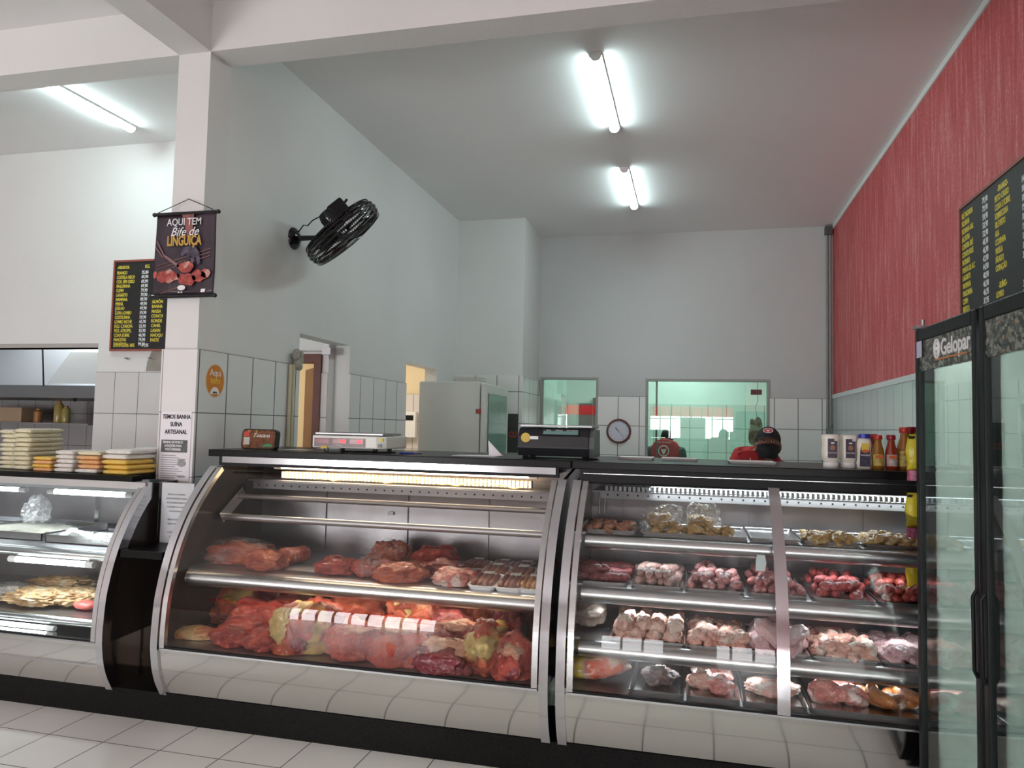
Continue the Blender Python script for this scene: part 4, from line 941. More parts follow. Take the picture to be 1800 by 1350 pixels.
# white trays and papers on the worktops
def flat(name, label, cat, x0, x1, y0, y1, z, m, h_=.008, grp=None):
    b = B(); b.add([(x0+.01, y0+.01, z), (x1-.01, y0+.01, z), (x1-.01, y1-.01, z), (x0+.01, y1-.01, z), (x0, y0, z+h_), (x1, y0, z+h_), (x1, y1, z+h_), (x0, y1, z+h_), (x0+.012, y0+.012, z+h_*.4), (x1-.012, y0+.012, z+h_*.4), (x1-.012, y1-.012, z+h_*.4), (x0+.012, y1-.012, z+h_*.4)],
               [(0, 1, 2, 3), (0, 1, 5, 4), (1, 2, 6, 5), (2, 3, 7, 6), (3, 0, 4, 7), (4, 5, 9, 8), (5, 6, 10, 9), (6, 7, 11, 10), (7, 4, 8, 11), (8, 9, 10, 11)])
    return tag(b.build(name, m), label, cat, grp)
flat('white_tray', 'empty white tray in front of the clock on the worktop', 'tray', -.42, -.22, 4.2, 4.4, WT, white, .014)
flat('white_tray', 'flat white tray in front of the worker seen from behind', 'tray', -.18, .02, 4.25, 4.45, WT, white, .012)
flat('white_tray', 'flat white tray in front of the masked worker', 'tray', .18, .42, 4.1, 4.35, WT, white, .012)
flat('paper_slip', 'crumpled white paper slip left of the white scale', 'paper', -2.40, -2.24, 3.98, 4.1, WT, paper, .003)
flat('paper_slip', 'white paper slip just behind the packaged tray', 'paper', -2.35, -2.2, 4.3, 4.42, WT, paper, .003)
r = root('crumpled_paper', 'folded white paper standing in front of the freezer on the worktop', 'paper', (-1.10, 4.05, WT))
b = B(); b.add([(-1.33, 4.0, WT), (-1.08, 3.99, WT), (-1.05, 4.1, WT+.004), (-1.3, 4.06, WT+.002)], [(0, 1, 2, 3)]); b.add([(-1.12, 4.03, WT), (-1.04, 4.02, WT+.008), (-1.135, 4.06, WT+.09)], [(0, 1, 2)])
o = b.build('sheet', paper, r); o.modifiers.new('s', 'SOLIDIFY').thickness = .002
b = B(); b.tube([(-1.64, 3.99, WT+.006), (-1.60, 3.98, WT+.006), (-1.56, 4.0, WT+.006)], .006, 8); b.tube([(-1.60, 3.96, WT+.004), (-1.52, 4.02, WT+.004)], .003, 6)
tag(b.build('pen', mat('pen_blue', (.02, .04, .3), .4)), 'small blue pen lying right of the white scale', 'pen')

# ================= cheese packs =================
CW = 1.268
cpale = mat('cheese_pale', (.78, .72, .50), .35, coat=.4, bump=.25, bscale=25, var=.08, vscale=15)
cwhite = mat('cheese_white', (.80, .76, .70), .35, coat=.4, bump=.25, bscale=25, var=.06, vscale=15)
cyel = mat('cheese_yellow', (.82, .52, .08), .35, coat=.4, bump=.2, bscale=25, var=.08, vscale=15)
cora = mat('cheese_orange', (.80, .42, .17), .35, coat=.4, bump=.2, bscale=25, var=.08, vscale=15)
def pack_mesh(w_, d_, h_):
    return None
def pack(x, y, z, w_, d_, h_, m, label, group, seed):
    rr = random.Random(seed)
    r = root('cheese_pack', label, 'cheese pack', (x, y, z), group, rr.uniform(-.05, .05))
    b = B(); n = 7
    def top(sg):
        def f(u, v):
            U, V = 2*u-1, 2*v-1; e = (1-abs(U)**10)*(1-abs(V)**10)
            return Vector((U*w_/2, V*d_/2, h_*.5+sg*(h_*.5)*(.5+.45*max(0, e)**.35)+0*.002*noise.noise(Vector((U*3, V*3, seed)))))
        return f
    b.grid(top(1), 11, 11); b.grid(top(-1), 11, 11)
    # rim joining the halves
    loop = [(i/10, 0) for i in range(11)]+[(1, i/10) for i in range(1, 11)]+[(1-i/10, 1) for i in range(1, 11)]+[(0, 1-i/10) for i in range(1, 10)]
    vs = [top(1)(*p) for p in loop]+[top(-1)(*p) for p in loop]; n = len(loop); b.add(vs, [(i, (i+1) % n, n+(i+1) % n, n+i) for i in range(n)])
    b.build('cheese_block', m, r, world=False, smooth='all')
    f = B(); s_ = .006
    f.grid(lambda u, v: Vector(((2*u-1)*(w_/2+s_), (2*v-1)*(d_/2+s_), h_*.5+.004*math.sin(u*17+seed)+.003*math.cos(v*13))), 9, 9)
    o = f.build('plastic_wrap', filmw, r, world=False, smooth='all'); o.modifiers.new('s', 'SOLIDIFY').thickness = .001
    return r
def stack(name, x, y, n, w_, d_, h_, mats, desc, seed):
    ords = ['bottom', 'second', 'third', 'fourth', 'fifth', 'sixth', 'seventh', 'eighth', 'ninth']
    for k in range(n):
        pos = 'topmost' if k == n-1 else ('lowest' if k == 0 else ords[k]+' from bottom')
        m = mats[k] if isinstance(mats, list) else mats
        colr = {'cheese_pale': 'pale yellow', 'cheese_white': 'whitish', 'cheese_yellow': 'bright yellow', 'cheese_orange': 'orange'}[m.name]
        pack(x+.006*math.sin(seed+k*2.1), y+.006*math.cos(seed*2+k*1.7), CW+k*h_, w_, d_, h_, m, '%s cheese pack, %s %s' % (colr, pos, desc), 'cheese packs '+desc, seed*20+k)
stack('a', -4.16, 3.87, 9, .115, .24, .0275, cpale, 'in the tall stack at the far left', 1)
stack('b', -4.04, 3.86, 9, .115, .25, .0285, cpale, 'in the tall stack beside the orange packs', 2)
stack('c', -3.84, 3.77, 4, .13, .15, .0225, [cora, cyel, cora, cyel], 'in the low orange stack', 3)
stack('d', -3.68, 3.80, 5, .125, .20, .0265, cwhite, 'in the white stack', 4)
stack('e', -3.51, 3.80, 5, .15, .20, .0265, [cwhite, cora, cora, cora, cpale], 'in the orange stack beside the white', 5)
stack('f', -3.29, 3.79, 5, .165, .24, .0300, [cyel, cyel, cyel, cwhite, cwhite], 'in the stack beside the foam box', 6)
fb_ = root('foam_box', 'white foam box at the right end of the lower worktop beside the pillar', 'box', (-3.30, 4.05, CW))
B().box(-3.38, -3.235, 3.93, 4.2, CW, CW+.12).build('box_body', foam, fb_, bevel=.006); B().box(-3.385, -3.23, 3.925, 4.205, CW+.122, CW+.15).build('lid', foam, fb_, bevel=.006)

# ================= meat =================
beef = meat_mat('beef', (.52, .065, .045), (.27, .022, .018), (.78, .42, .28), .18, 7, 130)
beefo = meat_mat('beef_orange', (.62, .14, .06), (.38, .05, .025), (.75, .48, .28), .45, 6, 120)
beefy = meat_mat('beef_yellow_fat', (.56, .09, .05), (.30, .03, .02), (.70, .48, .14), .62, 4.5, 120)
beefd = meat_mat('beef_dark', (.34, .035, .035), (.16, .012, .016), (.6, .33, .28), .25, 7, 120)
beefs = meat_mat('beef_striated', (.58, .10, .055), (.40, .045, .03), (.78, .42, .30), .25, 6, 42, st=(6, 1, 1))
fatsl = meat_mat('fat_slab', (.66, .30, .13), (.5, .15, .07), (.72, .50, .24), .8, 9, 60)
fatm = meat_mat('fat_cap', (.68, .52, .20), (.58, .40, .14), (.72, .60, .30), .5, 12, 80)
fatw = meat_mat('fat_cap_pink', (.66, .34, .22), (.55, .22, .13), (.72, .50, .36), .5, 12, 80)
cutd = meat_mat('cut_face', (.20, .018, .03), (.13, .01, .018), (.6, .3, .3), .05, 8, 30, st=(1, 1, 1))
chick = meat_mat('chicken_skin', (.72, .46, .38), (.60, .32, .26), (.78, .62, .52), .55, 9, 40, .25, (1, 1, 1))
chickp = meat_mat('chicken_pieces', (.75, .45, .36), (.62, .28, .22), (.80, .66, .56), .6, 14, 60, .25, (1, 1, 1))
chicky = meat_mat('chicken_feet', (.74, .52, .22), (.60, .35, .12), (.80, .66, .38), .5, 14, 60, .3, (1, 1, 1))
chicko = meat_mat('cooked_pink', (.66, .32, .20), (.5, .2, .12), (.75, .5, .35), .4, 14, 60, .3, (1, 1, 1))
pale = meat_mat('pale_fillet', (.75, .50, .50), (.62, .36, .38), (.80, .66, .64), .5, 8, 40, .25, (1, 1, 1))
pork = meat_mat('pork', (.66, .25, .20), (.52, .13, .11), (.78, .62, .56), .6, 9, 30)
smoked = meat_mat('smoked_sausage', (.48, .18, .045), (.34, .10, .025), (.58, .28, .08), .3, 9, 30, .3)
offal = meat_mat('offal', (.12, .05, .04), (.05, .02, .02), (.3, .2, .16), .3, 14, 60)
packlab = mat('pack_label', (.75, .75, .68), .5)

DK = .42; S1 = .79
def lump(name, label, cat, x0, x1, Y, dY, z0, h_, m, seed, parent=None, rough=.22, fine=.06, rx_=0, group=None, rot=0, flat=.55, n=5, frq=1.7):
    """lump whose ends are at the photo columns x0..x1, standing at depth Y on height z0"""
    yb = 1200
    a = pY(x0, 1100, Y); b_2 = pY(x1, 1100, Y); w_ = (b_2.x-a.x)/2; cx = (a.x+b_2.x)/2
    hz = h_/(1+flat)
    T = Matrix.Rotation(rot, 4, 'Z') @ Matrix.Rotation(rx_, 4, 'X')
    b = rock((cx, Y, z0+hz*flat), (w_, dY, hz), seed, n, rough, fine, T if (rx_ or rot) else None, flat, frq)
    zm = min(v.z for v in b.v)
    for v in b.v: v.z += z0-zm
    o = b.build(name, m, smooth='all')
    tag(o, label, cat, group); return o, cx, w_
def cap(o, cx, Y, z, s_, m, seed, name='fat_layer', T=None):
    rock((cx, Y, z), s_, seed, 4, .22, .12, T).build(name, m, o, smooth='all')

o, cx, w_ = lump('fat_slab', 'thin orange slab of fat lying alone at the left end of the lower deck', 'meat', 302, 388, 3.58, .075, DK, .055, fatsl, 1, rough=.12, flat=.3)
cuts = [
 # x0, x1, Y, dY, z0, h, mat, seed, label
 (388, 462, 3.60, .11, DK, .10, beef, 2, 'flat shredded red beef cut right of the fat slab'),
 (443, 503, 3.56, .085, DK, .095, beef, 3, 'small round red beef cut with its cut face to the glass'),
 (372, 455, 3.95, .11, DK, .16, beefy, 4, 'dark beef cut with yellow fat far back at the left'),
 (420, 535, 3.82, .11, DK, .17, beef, 5, 'loose red beef pieces behind the two small cuts'),
 (455, 560, 4.12, .12, DK, .22, beefd, 24, 'dark red beef cut at the back left under the shelf'),
 (492, 606, 3.64, .16, DK, .21, beefy, 6, 'big beef joint with a yellow fat side and a dark hollow'),
 (582, 658, 3.56, .11, DK, .155, beefs, 7, 'rounded red beef cut between two big joints'),
 (560, 690, 3.84, .13, DK, .24, beefo, 8, 'orange-red beef cut piled behind the rounded one'),
 (652, 768, 3.58, .14, DK, .175, beefs, 9, 'large striated beef joint in the middle of the deck'),
 (682, 782, 3.80, .13, DK, .27, beefo, 10, 'beef joint topped with a yellow fat rim, behind the striated one'),
 (590, 640, 4.08, .10, DK, .27, beefo, 11, 'orange beef end standing at the back, left of its twin'),
 (636, 708, 4.08, .11, DK, .29, beefo, 12, 'round orange beef cut standing at the back in the middle'),
 (750, 846, 3.66, .12, DK, .20, beefd, 13, 'red beef cut with pale fat, second row right of the middle'),
 (738, 834, 3.52, .10, DK, .135, beefd, 14, 'dark beef joint with its cut face at the glass'),
 (765, 830, 3.90, .11, DK, .25, beef, 15, 'red beef cut at the back behind the dark joint'),
 (808, 880, 3.98, .12, DK, .31, beefo, 16, 'upright beef cut with an orange rim at the back right'),
 (828, 892, 3.58, .15, DK, .20, beefy, 17, 'beef joint with a broad yellow fat cap near the right end'),
 (868, 918, 3.85, .10, DK, .26, beefd, 18, 'dark beef piece at the back near the right end'),
 (874, 934, 3.52, .11, DK, .17, beef, 19, 'red beef cut with pink fat in the right front corner'),
 (900, 935, 4.0, .10, DK, .28, beefo, 20, 'small orange beef piece in the back right corner'),
 (700, 770, 4.15, .10, DK, .27, beef, 25, 'red beef cut deep at the back, right of the round orange cut')]
for (x0, x1, Y, dY, z0, h_, m, sd, lab) in cuts:
    Y -= .035; dY += .012; h_ *= 1.1
    o, cx, w_ = lump('beef_cut', lab, 'meat', x0-5, x1+5, Y, dY, z0, h_, m, sd, group='beef cuts on the lower deck', rough=.24, fine=.075)
    if sd == 6: cap(o, cx-w_*.38, Y-dY*.30, z0+h_*.55, (w_*.60, dY*.72, h_*.42), fatm, 61, T=Matrix.Rotation(-.5, 4, 'Y')); cap(o, cx-.01, Y-dY*.88, z0+h_*.28, (w_*.34, .03, h_*.22), cutd, 62, 'dark_hollow')
    if sd == 10: cap(o, cx+w_*.1, Y-dY*.62, z0+h_*.50, (w_*.62, dY*.35, h_*.17), fatm, 63, T=Matrix.Rotation(.25, 4, 'Y')); cap(o, cx-w_*.45, Y-dY*.2, z0+h_*.85, (w_*.42, dY*.4, h_*.12), fatm, 64, T=Matrix.Rotation(-.5, 4, 'Y'))
    if sd == 13: cap(o, cx+w_*.2, Y-dY*.3, z0+h_*.83, (w_*.6, dY*.5, h_*.14), fatw, 65); cap(o, cx+w_*.62, Y-dY*.55, z0+h_*.5, (w_*.22, dY*.4, h_*.26), fatw, 66)
    if sd == 14: cap(o, cx, Y-dY*.2, z0+h_*.72, (w_*.9, dY*.7, h_*.30), fatw, 67); cap(o, cx-.005, Y-dY*.84, z0+h_*.34, (w_*.80, .032, h_*.34), cutd, 68, 'cut_face')
    if sd == 17: cap(o, cx-w_*.1, Y-dY*.2, z0+h_*.60, (w_*.85, dY*.80, h_*.38), fatm, 69, T=Matrix.Rotation(-.5, 4, 'Y'))
    if sd == 19: cap(o, cx+w_*.1, Y-dY*.1, z0+h_*.74, (w_*.85, dY*.8, h_*.26), fatw, 70); cap(o, cx+w_*.1, Y-dY*.86, z0+h_*.3, (w_*.5, .02, h_*.2), cutd, 71, 'cut_face')
    if sd == 15: cap(o, cx, Y-dY*.4, z0+h_*.9, (w_*.8, dY*.4, h_*.08), fatw, 72)
    if sd == 7: cap(o, cx+w_*.2, Y, z0+h_*.85, (w_*.6, dY*.7, h_*.12), fatw, 73)
    if sd == 9: cap(o, cx, Y, z0+h_*.86, (w_*.75, dY*.7, h_*.13), fatw, 74)
# shelf of the middle case
sh_m = [
 (352, 470, 3.86, .17, .105, beefo, 31, 'sloping heap of thinly sliced bagged meat at the left end of the shelf', .3),
 (436, 497, 3.70, .12, .10, beefo, 32, 'rolled meat with whitish end in front of the sliced heap', .15),
 (556, 622, 3.72, .09, .085, beef, 33, 'small wrapped beef cut alone in the middle of the shelf', .2),
 (618, 680, 3.74, .10, .085, beef, 34, 'wrapped beef cut with orange fat, left of the bagged pile', .2),
 (655, 745, 3.68, .11, .085, beefo, 35, 'big wrapped orange-red cut at the front of the bagged pile', .2),
 (648, 715, 4.02, .13, .13, beefo, 36, 'bagged beef at the back of the pile on the middle shelf', .2),
 (722, 805, 4.02, .14, .12, beef, 37, 'bright red beef cut at the back of the middle shelf', .2),
 (735, 815, 3.82, .12, .085, beefd, 38, 'dark red beef cut behind the marbled one on the middle shelf', .2),
 (760, 835, 3.66, .10, .08, pork, 39, 'marbled purple-red cut left of the foam trays', .2)]
for (x0, x1, Y, dY, h_, m, sd, lab, rg_) in sh_m:
    o, cx, w_ = lump('meat_cut', lab, 'meat', x0, x1, Y, dY, S1, h_, m, sd, group='cuts on the middle shelf', rough=rg_, fine=.09, flat=.45)
    if sd in (31, 34, 36):
        b = rock((cx+.01, Y, S1+h_*.52), (w_*1.06, dY*1.05, h_*.72), sd+50, 4, .12, .07, None, .6)
        zm = min(v.z for v in b.v)
        for v in b.v: v.z += S1+.001-zm
        b.build('plastic_bag', film, o, smooth='all')
a = pY(515, 990, 3.86)
def saus_pts(L_, bend, n=9): return [((i/(n-1)-.5)*L_, bend*(1-(2*i/(n-1)-1)**2), 0) for i in range(n)]
def sausage_b(L_, r_, bend, seed=0, lump_=.06, n=11):
    pts = [];rs = []
    for i in range(n):
        t = i/(n-1); pts.append(((t-.5)*L_, bend*(1-(2*t-1)**2), 0))
        e = max(0, 1-abs(2*t-1)**5)**.5; rs.append(r_*max(.18, e)*(1+lump_*math.sin(seed*3+t*9)))
    return B().tube(pts, rs, 10)
r = root('stuffed_roll', 'thick stuffed red roll lying on the middle shelf right of the rolled meat', 'meat', (a.x, a.y, S1))
b = sausage_b(.22, .048, .0, 2, .05, 15); T = Matrix.Translation((0, 0, .05)) @ Matrix.Rotation(math.radians(64), 4, 'Z')
b.v = [T @ v for v in b.v]; b.build('roll', meat_mat('roll_meat', (.50, .10, .06), (.32, .04, .03), (.72, .5, .4), .4, 10, 80), r, world=False, smooth='all')

# foam trays of skewered meat rolls with price labels
kf = meat_mat('kafta', (.34, .075, .035), (.20, .03, .018), (.55, .25, .12), .2, 20, 120, .35, (1, 1, 1))
kfo = meat_mat('kafta_orange', (.62, .26, .06), (.48, .16, .04), (.72, .4, .15), .3, 20, 120, .35, (1, 1, 1))
def foamtray(proto, cx, cy, z, tilt, label, m, lid=True):
    if proto is None:
        r = root('foam_tray', label, 'packed meat', (cx, cy, z), 'foam trays of meat rolls on the middle shelf')
        t = B(); P_ = rrect(.15, .21, .03); P2 = rrect(.125, .185, .025); n = len(P_)
        vs = [(x*.86, y*.9, 0) for x, y in P_]+[(x, y, .022) for x, y in P_]+[(x, y, .022) for x, y in P2]+[(x*.95, y*.95, .006) for x, y in P2]
        fs = [(k*n+i, k*n+(i+1) % n, (k+1)*n+(i+1) % n, (k+1)*n+i) for k in range(3) for i in range(n)]+[tuple(range(n)), tuple(range(3*n, 4*n))]
        t.add(vs, fs); t.build('tray', foam, r, world=False)
        for k in range(4):
            s_ = sausage_b(.168, .0175, 0, k, .07); T = Matrix.Translation((-.045+.03*k, 0, .024)) @ Matrix.Rotation(PI/2, 4, 'Z')
            s_.v = [T @ v for v in s_.v]; s_.build('meat_roll', m, r, world=False, smooth='all')
        f = B(); f.grid(lambda u, v: Vector(((u-.5)*.148, (v-.5)*.205, .024+.017*(math.sin(PI*u)*math.sin(PI*v))**.4+.001*math.sin(u*30))), 9, 9); f.build('film', film, r, world=False, smooth='all')
        B().cb((.0, .055, .044), (.055, .035, .001)).build('price_label', packlab, r, world=False)
    else:
        r = copy_tree(proto); r.location = (cx, cy, z)
        if m != kf:
            for c in r.children:
                if c.name.startswith('meat_roll'): c.data = c.data.copy(); c.data.materials[0] = m
    r['label'] = label; r.rotation_euler = (tilt, 0, random.uniform(-.05, .05)); return r
tr = [(855, 1026, 3.66, 'front row, leftmost'), (902, 1028, 3.66, 'front row, in the middle'), (872, 1004, 3.88, 'second row, left'), (917, 1006, 3.88, 'second row, right'),
      (838, 996, 4.09, 'back row, leftmost'), (884, 990, 4.10, 'back row, in the middle'), (922, 990, 4.10, 'back row, right corner')]
pt = None
for px_, py_, Y, d in tr:
    c = pY(px_, py_, Y); z = S1+.012 if Y < 3.8 else (S1+.016 if Y < 4 else S1+.004)
    o = foamtray(pt, c.x, Y, z, math.radians(7 if Y < 4 else 3), 'foam tray of brown meat rolls with a white label, %s' % d, kf)
    if pt is None: pt = o
c = pY(938, 1030, 3.66); foamtray(pt, c.x-.0, 3.67, S1+.012, math.radians(7), 'foam tray of orange meat rolls at the far right of the front row', kfo)

# ---- right case: pans and their contents
pan_m = steel
def pan(label, x0, x1, y0, y1, z, h_=.045, tilt=0):
    r = root('steel_pan', label, 'pan', ((x0+x1)/2, (y0+y1)/2, z), 'steel pans in the right case'); t = .008
    b = B(); b.box(x0+.02, x1-.02, y0+.01, y1-.01, z, z+.003)
    def W(ax, ay, bx_, by_):
        pass
    a0 = [(x0+.02, y0+.01, z), (x1-.02, y0+.01, z), (x1-.02, y1-.01, z), (x0+.02, y1-.01, z)]; a1 = [(x0+.004, y0+.002, z+h_), (x1-.004, y0+.002, z+h_), (x1-.004, y1-.002, z+h_), (x0+.004, y1-.002, z+h_)]
    a2 = [(x0-.0, y0-.0, z+h_+.002), (x1, y0, z+h_+.002), (x1, y1, z+h_+.002), (x0, y1, z+h_+.002)]
    b.add(a0+a1+a2, [(0, 1, 5, 4), (1, 2, 6, 5), (2, 3, 7, 6), (3, 0, 4, 7), (4, 5, 9, 8), (5, 6, 10, 9), (6, 7, 11, 10), (7, 4, 8, 11)])
    b.build('pan_body', pan_m, r); return r
def fill_sausages(x0, x1, y0, y1, z, m, label, group, n, seed, r_=.0205, L_=.125, ang=80, layers=2):
    rr = random.Random(seed); protos = []
    for k in range(3):
        b = sausage_b(L_*rr.uniform(.85, 1.1), r_*rr.uniform(.92, 1.08), rr.uniform(.008, .028), k+seed)
        protos.append(b.build('sausage', m, base=False, smooth='all', fix=False))
    cnt = 0; cols = max(1, int(round((x1-x0)/(r_*2.05)))); rows_ = max(1, int((y1-y0)/(L_*.82)))
    for lay in range(layers):
        for j in range(rows_):
            for i in range(cols-lay):
                if cnt >= n: break
                o = protos[cnt] if cnt < 3 else protos[cnt % 3].copy()
                if cnt >= 3: COL.objects.link(o)
                o.location = (x0+(i+.5+lay*.5)*(x1-x0)/cols+rr.uniform(-.004, .004), y0+(j+.5)*(y1-y0)/rows_+rr.uniform(-.012, .012), z+.004+r_*(1+lay*1.55)+rr.uniform(0, .006)+.012*j/rows_)
                o.rotation_euler = (rr.uniform(-.1, .1), rr.uniform(-.12, .12), math.radians(ang+rr.uniform(-17, 17)+(180 if rr.random() < .5 else 0)))
                tag(o, label, 'sausage', group); cnt += 1
def fill_lumps(name, cat, x0, x1, y0, y1, z, m, label, group, n, seed, s_=(.035, .03, .022), h_=.07, fine=.12, rough=.3, sub=3):
    rr = random.Random(seed); protos = []
    for k in range(4):
        b = rock((0, 0, 0), (s_[0]*rr.uniform(.8, 1.25), s_[1]*rr.uniform(.8, 1.25), s_[2]*rr.uniform(.8, 1.2)), seed*5+k, sub, rough, fine)
        protos.append(b.build(name, m, base=False, smooth='all', fix=False))
    nx = max(1, int(round(((x1-x0)/(y1-y0)*n/1.6)**.5))); ny = max(1, int(math.ceil(n/1.6/nx))); cnt = 0
    for lay in range(3):
        for j in range(ny):
            for i in range(nx):
                if cnt >= n: break
                o = protos[cnt] if cnt < 4 else protos[cnt % 4].copy()
                if cnt >= 4: COL.objects.link(o)
                zz = z+.004+s_[2]*.8+lay*s_[2]*1.3
                o.location = (x0+(i+.5+.4*(lay % 2))*(x1-x0)/(nx+.4*(lay > 0))+rr.uniform(-.01, .01), y0+(j+.5)*(y1-y0)/ny+rr.uniform(-.01, .01), min(zz, z+h_))
                o.rotation_euler = (rr.uniform(-.5, .5), rr.uniform(-.5, .5), rr.uniform(0, 6.28))
                tag(o, label, cat, group); cnt += 1
def bagfilm(x, y, z, s_, seed, label, peak=.0):
    b = rock((x, y, z+s_[2]*.6), s_, seed, 4, .22, .13, None, .6, 1.3)
    zm = min(v.z for v in b.v)
    for v in b.v:
        v.z += z-zm
        if peak and v.z > z+s_[2]: v.z += peak*(v.z-z-s_[2])/s_[2]*.5
    o = b.build('clear_bag', filmw, smooth='all'); tag(o, label, 'plastic bag'); return o
Z1, Z2, Z3 = 1.085, .855, .612
def X_(px_, py_, Y): return pY(px_, py_, Y).x
FYs = {1: 3.76, 2: 3.66, 3: 3.60}
# second level: sausages
spec2 = [(1003, 1108, (.30, .055, .06), 'dark red sausage in the leftmost sausage pan', 'sausages in the leftmost pan', 12, 'm2a'),
         (1112, 1203, (.62, .36, .32), 'greyish pink sausage in the second pan', 'sausages in the second pan', 14, 'm2b'),
         (1203, 1306, (.64, .28, .27), 'pink sausage in the third pan', 'sausages in the third pan', 16, 'm2c'),
         (1310, 1412, (.62, .22, .21), 'deeper pink sausage in the fourth pan, behind the mullion', 'sausages in the fourth pan', 16, 'm2d'),
         (1416, 1528, (.58, .10, .10), 'red sausage in the fifth pan', 'sausages in the fifth pan', 18, 'm2e'),
         (1528, 1640, (.50, .075, .06), 'bright red sausage in the pan beside the fridge', 'sausages in the pan beside the fridge', 18, 'm2f')]
for i, (a, c, col, lab, grp, n, mn) in enumerate(spec2):
    y0, y1 = 3.585, 4.04; x0, x1 = X_(a, 1040, 3.74)+.004, X_(c, 1040, 3.74)-.004
    pan('steel pan of sausages, number %s from the left on the second level' % ['one', 'two', 'three', 'four', 'five', 'six'][i], x0, x1, y0, y1, Z2, .012)
    m = meat_mat(mn, col, tuple(v*.6 for v in col), (min(1, col[0]*1.2), min(1, col[1]*1.9+.05), min(1, col[2]*1.8+.05)), .35, 22, 70, .25, (1, 1, 1))
    fill_sausages(x0+.022, x1-.022, y0+.012, y1-.05, Z2-.002, m, lab, grp, n+9, 40+i, r_=.0205, ang=[15, 75, 80, 80, 65, 60][i], layers=2)
# top level
pan('wide low pan at the left of the top level', X_(1018, 930, 3.8), X_(1122, 930, 3.8), 3.70, 4.1, Z1, .014)
fill_lumps('pork_trimming', 'meat', X_(1020, 930, 3.8)+.02, X_(1118, 930, 3.8)-.02, 3.71, 4.04, Z1, chicko, 'orange-pink trimming in the left pan of the top level', 'trimmings in the top left pan', 26, 51, (.035, .025, .014), .03)
pan('pan under the two clear bags on the top level', X_(1128, 930, 3.8), X_(1312, 930, 3.8), 3.70, 4.08, Z1, .014)
fill_lumps('poultry_piece', 'chicken', X_(1130, 930, 3.8)+.02, X_(1300, 930, 3.8)-.02, 3.71, 3.98, Z1, chicky, 'yellow chicken foot in the pan below the clear bags', 'chicken feet below the bags', 30, 52, (.034, .02, .016), .045)
bagfilm(X_(1165, 930, 3.92), 3.93, Z1+.006, (.105, .10, .075), 5, 'clear knotted bag of yellow chicken parts, the left of two')
bagfilm(X_(1232, 930, 3.92), 3.95, Z1+.006, (.085, .09, .085), 9, 'taller clear bag of chicken parts, the right of two')
for (px_, w_) in ((1160, .075), (1230, .06)):
    o = rock((X_(px_, 930, 3.92), 3.93, Z1+.05), (w_, .07, .035), px_, 4, .3, .12).build('bagged_chicken', chicky, smooth='all'); tag(o, 'yellow chicken parts inside the %s clear bag' % ('left' if px_ == 1160 else 'right'), 'chicken')
pan('empty steel pan at the middle of the top level beside the mullion', X_(1316, 940, 3.8), X_(1402, 940, 3.8), 3.70, 4.1, Z1, .014)
pan('steel pan of yellow chicken feet right of the mullion', X_(1406, 950, 3.78), X_(1510, 950, 3.78), 3.70, 4.08, Z1, .014)
fill_lumps('poultry_piece', 'chicken', X_(1412, 950, 3.78)+.01, X_(1505, 950, 3.78)-.01, 3.70, 4.02, Z1, chicky, 'pale yellow chicken foot in the pan right of the mullion', 'chicken feet right of the mullion', 36, 53, (.032, .018, .014), .05)
pan('steel pan of yellow skins at the right end of the top level', X_(1512, 950, 3.78), X_(1640, 950, 3.78), 3.70, 4.08, Z1, .014)
fill_lumps('chicken_gizzard', 'chicken gizzard', X_(1516, 950, 3.78)+.01, X_(1630, 950, 3.78)-.01, 3.70, 4.02, Z1, chicky, 'yellow chicken gizzard in the pan beside the fridge', 'chicken gizzards beside the fridge', 38, 54, (.028, .022, .016), .05)
# third level
o = rock((X_(1020, 1095, 3.72)+.03, 3.74, Z3+.065), (.095, .10, .065), 21, 4, .2, .1, None, .6).build('bagged_chicken', meat_mat('bagged_pale', (.45, .36, .30), (.3, .24, .2), (.6, .5, .44), .5, 8, 40), smooth='all'); tag(o, 'greyish wrapped chicken in the left corner of the third level', 'chicken')
def lv3(a, c, m, nm, cat, lab, grp, n, sd, s_, hh=.085, fine=.12):
    x0, x1 = X_(a, 1120, 3.66), X_(c, 1120, 3.66)
    pan('steel pan holding %s on the third level' % grp, x0, x1, 3.53, 4.02, Z3, .012)
    fill_lumps(nm, cat, x0+.015, x1-.015, 3.535, 3.97, Z3, m, lab, grp, int(n*1.3), sd, s_, hh, fine)
lv3(1075, 1205, chick, 'chicken_thigh', 'chicken thigh', 'rounded raw chicken thigh in the pan left of the middle', 'chicken thighs', 22, 61, (.045, .038, .034), .13, .05)
lv3(1207, 1312, chickp, 'chicken_piece', 'chicken piece', 'cut raw chicken piece left of the tripe', 'cut chicken pieces', 30, 62, (.036, .03, .022), .1)
lv3(1314, 1416, pale, 'white_tripe', 'tripe', 'whitish folded tripe piece behind the mullion', 'folded whitish tripe', 9, 63, (.085, .06, .035), .08)
lv3(1420, 1536, chickp, 'chicken_wing', 'chicken wing', 'orange-pink chicken wing right of the mullion', 'chicken wings', 28, 64, (.04, .024, .022), .1)
lv3(1538, 1650, pale, 'pale_fillet', 'fillet', 'pale pink fillet in the pan beside the fridge', 'pale fillets', 16, 65, (.052, .04, .022), .08)
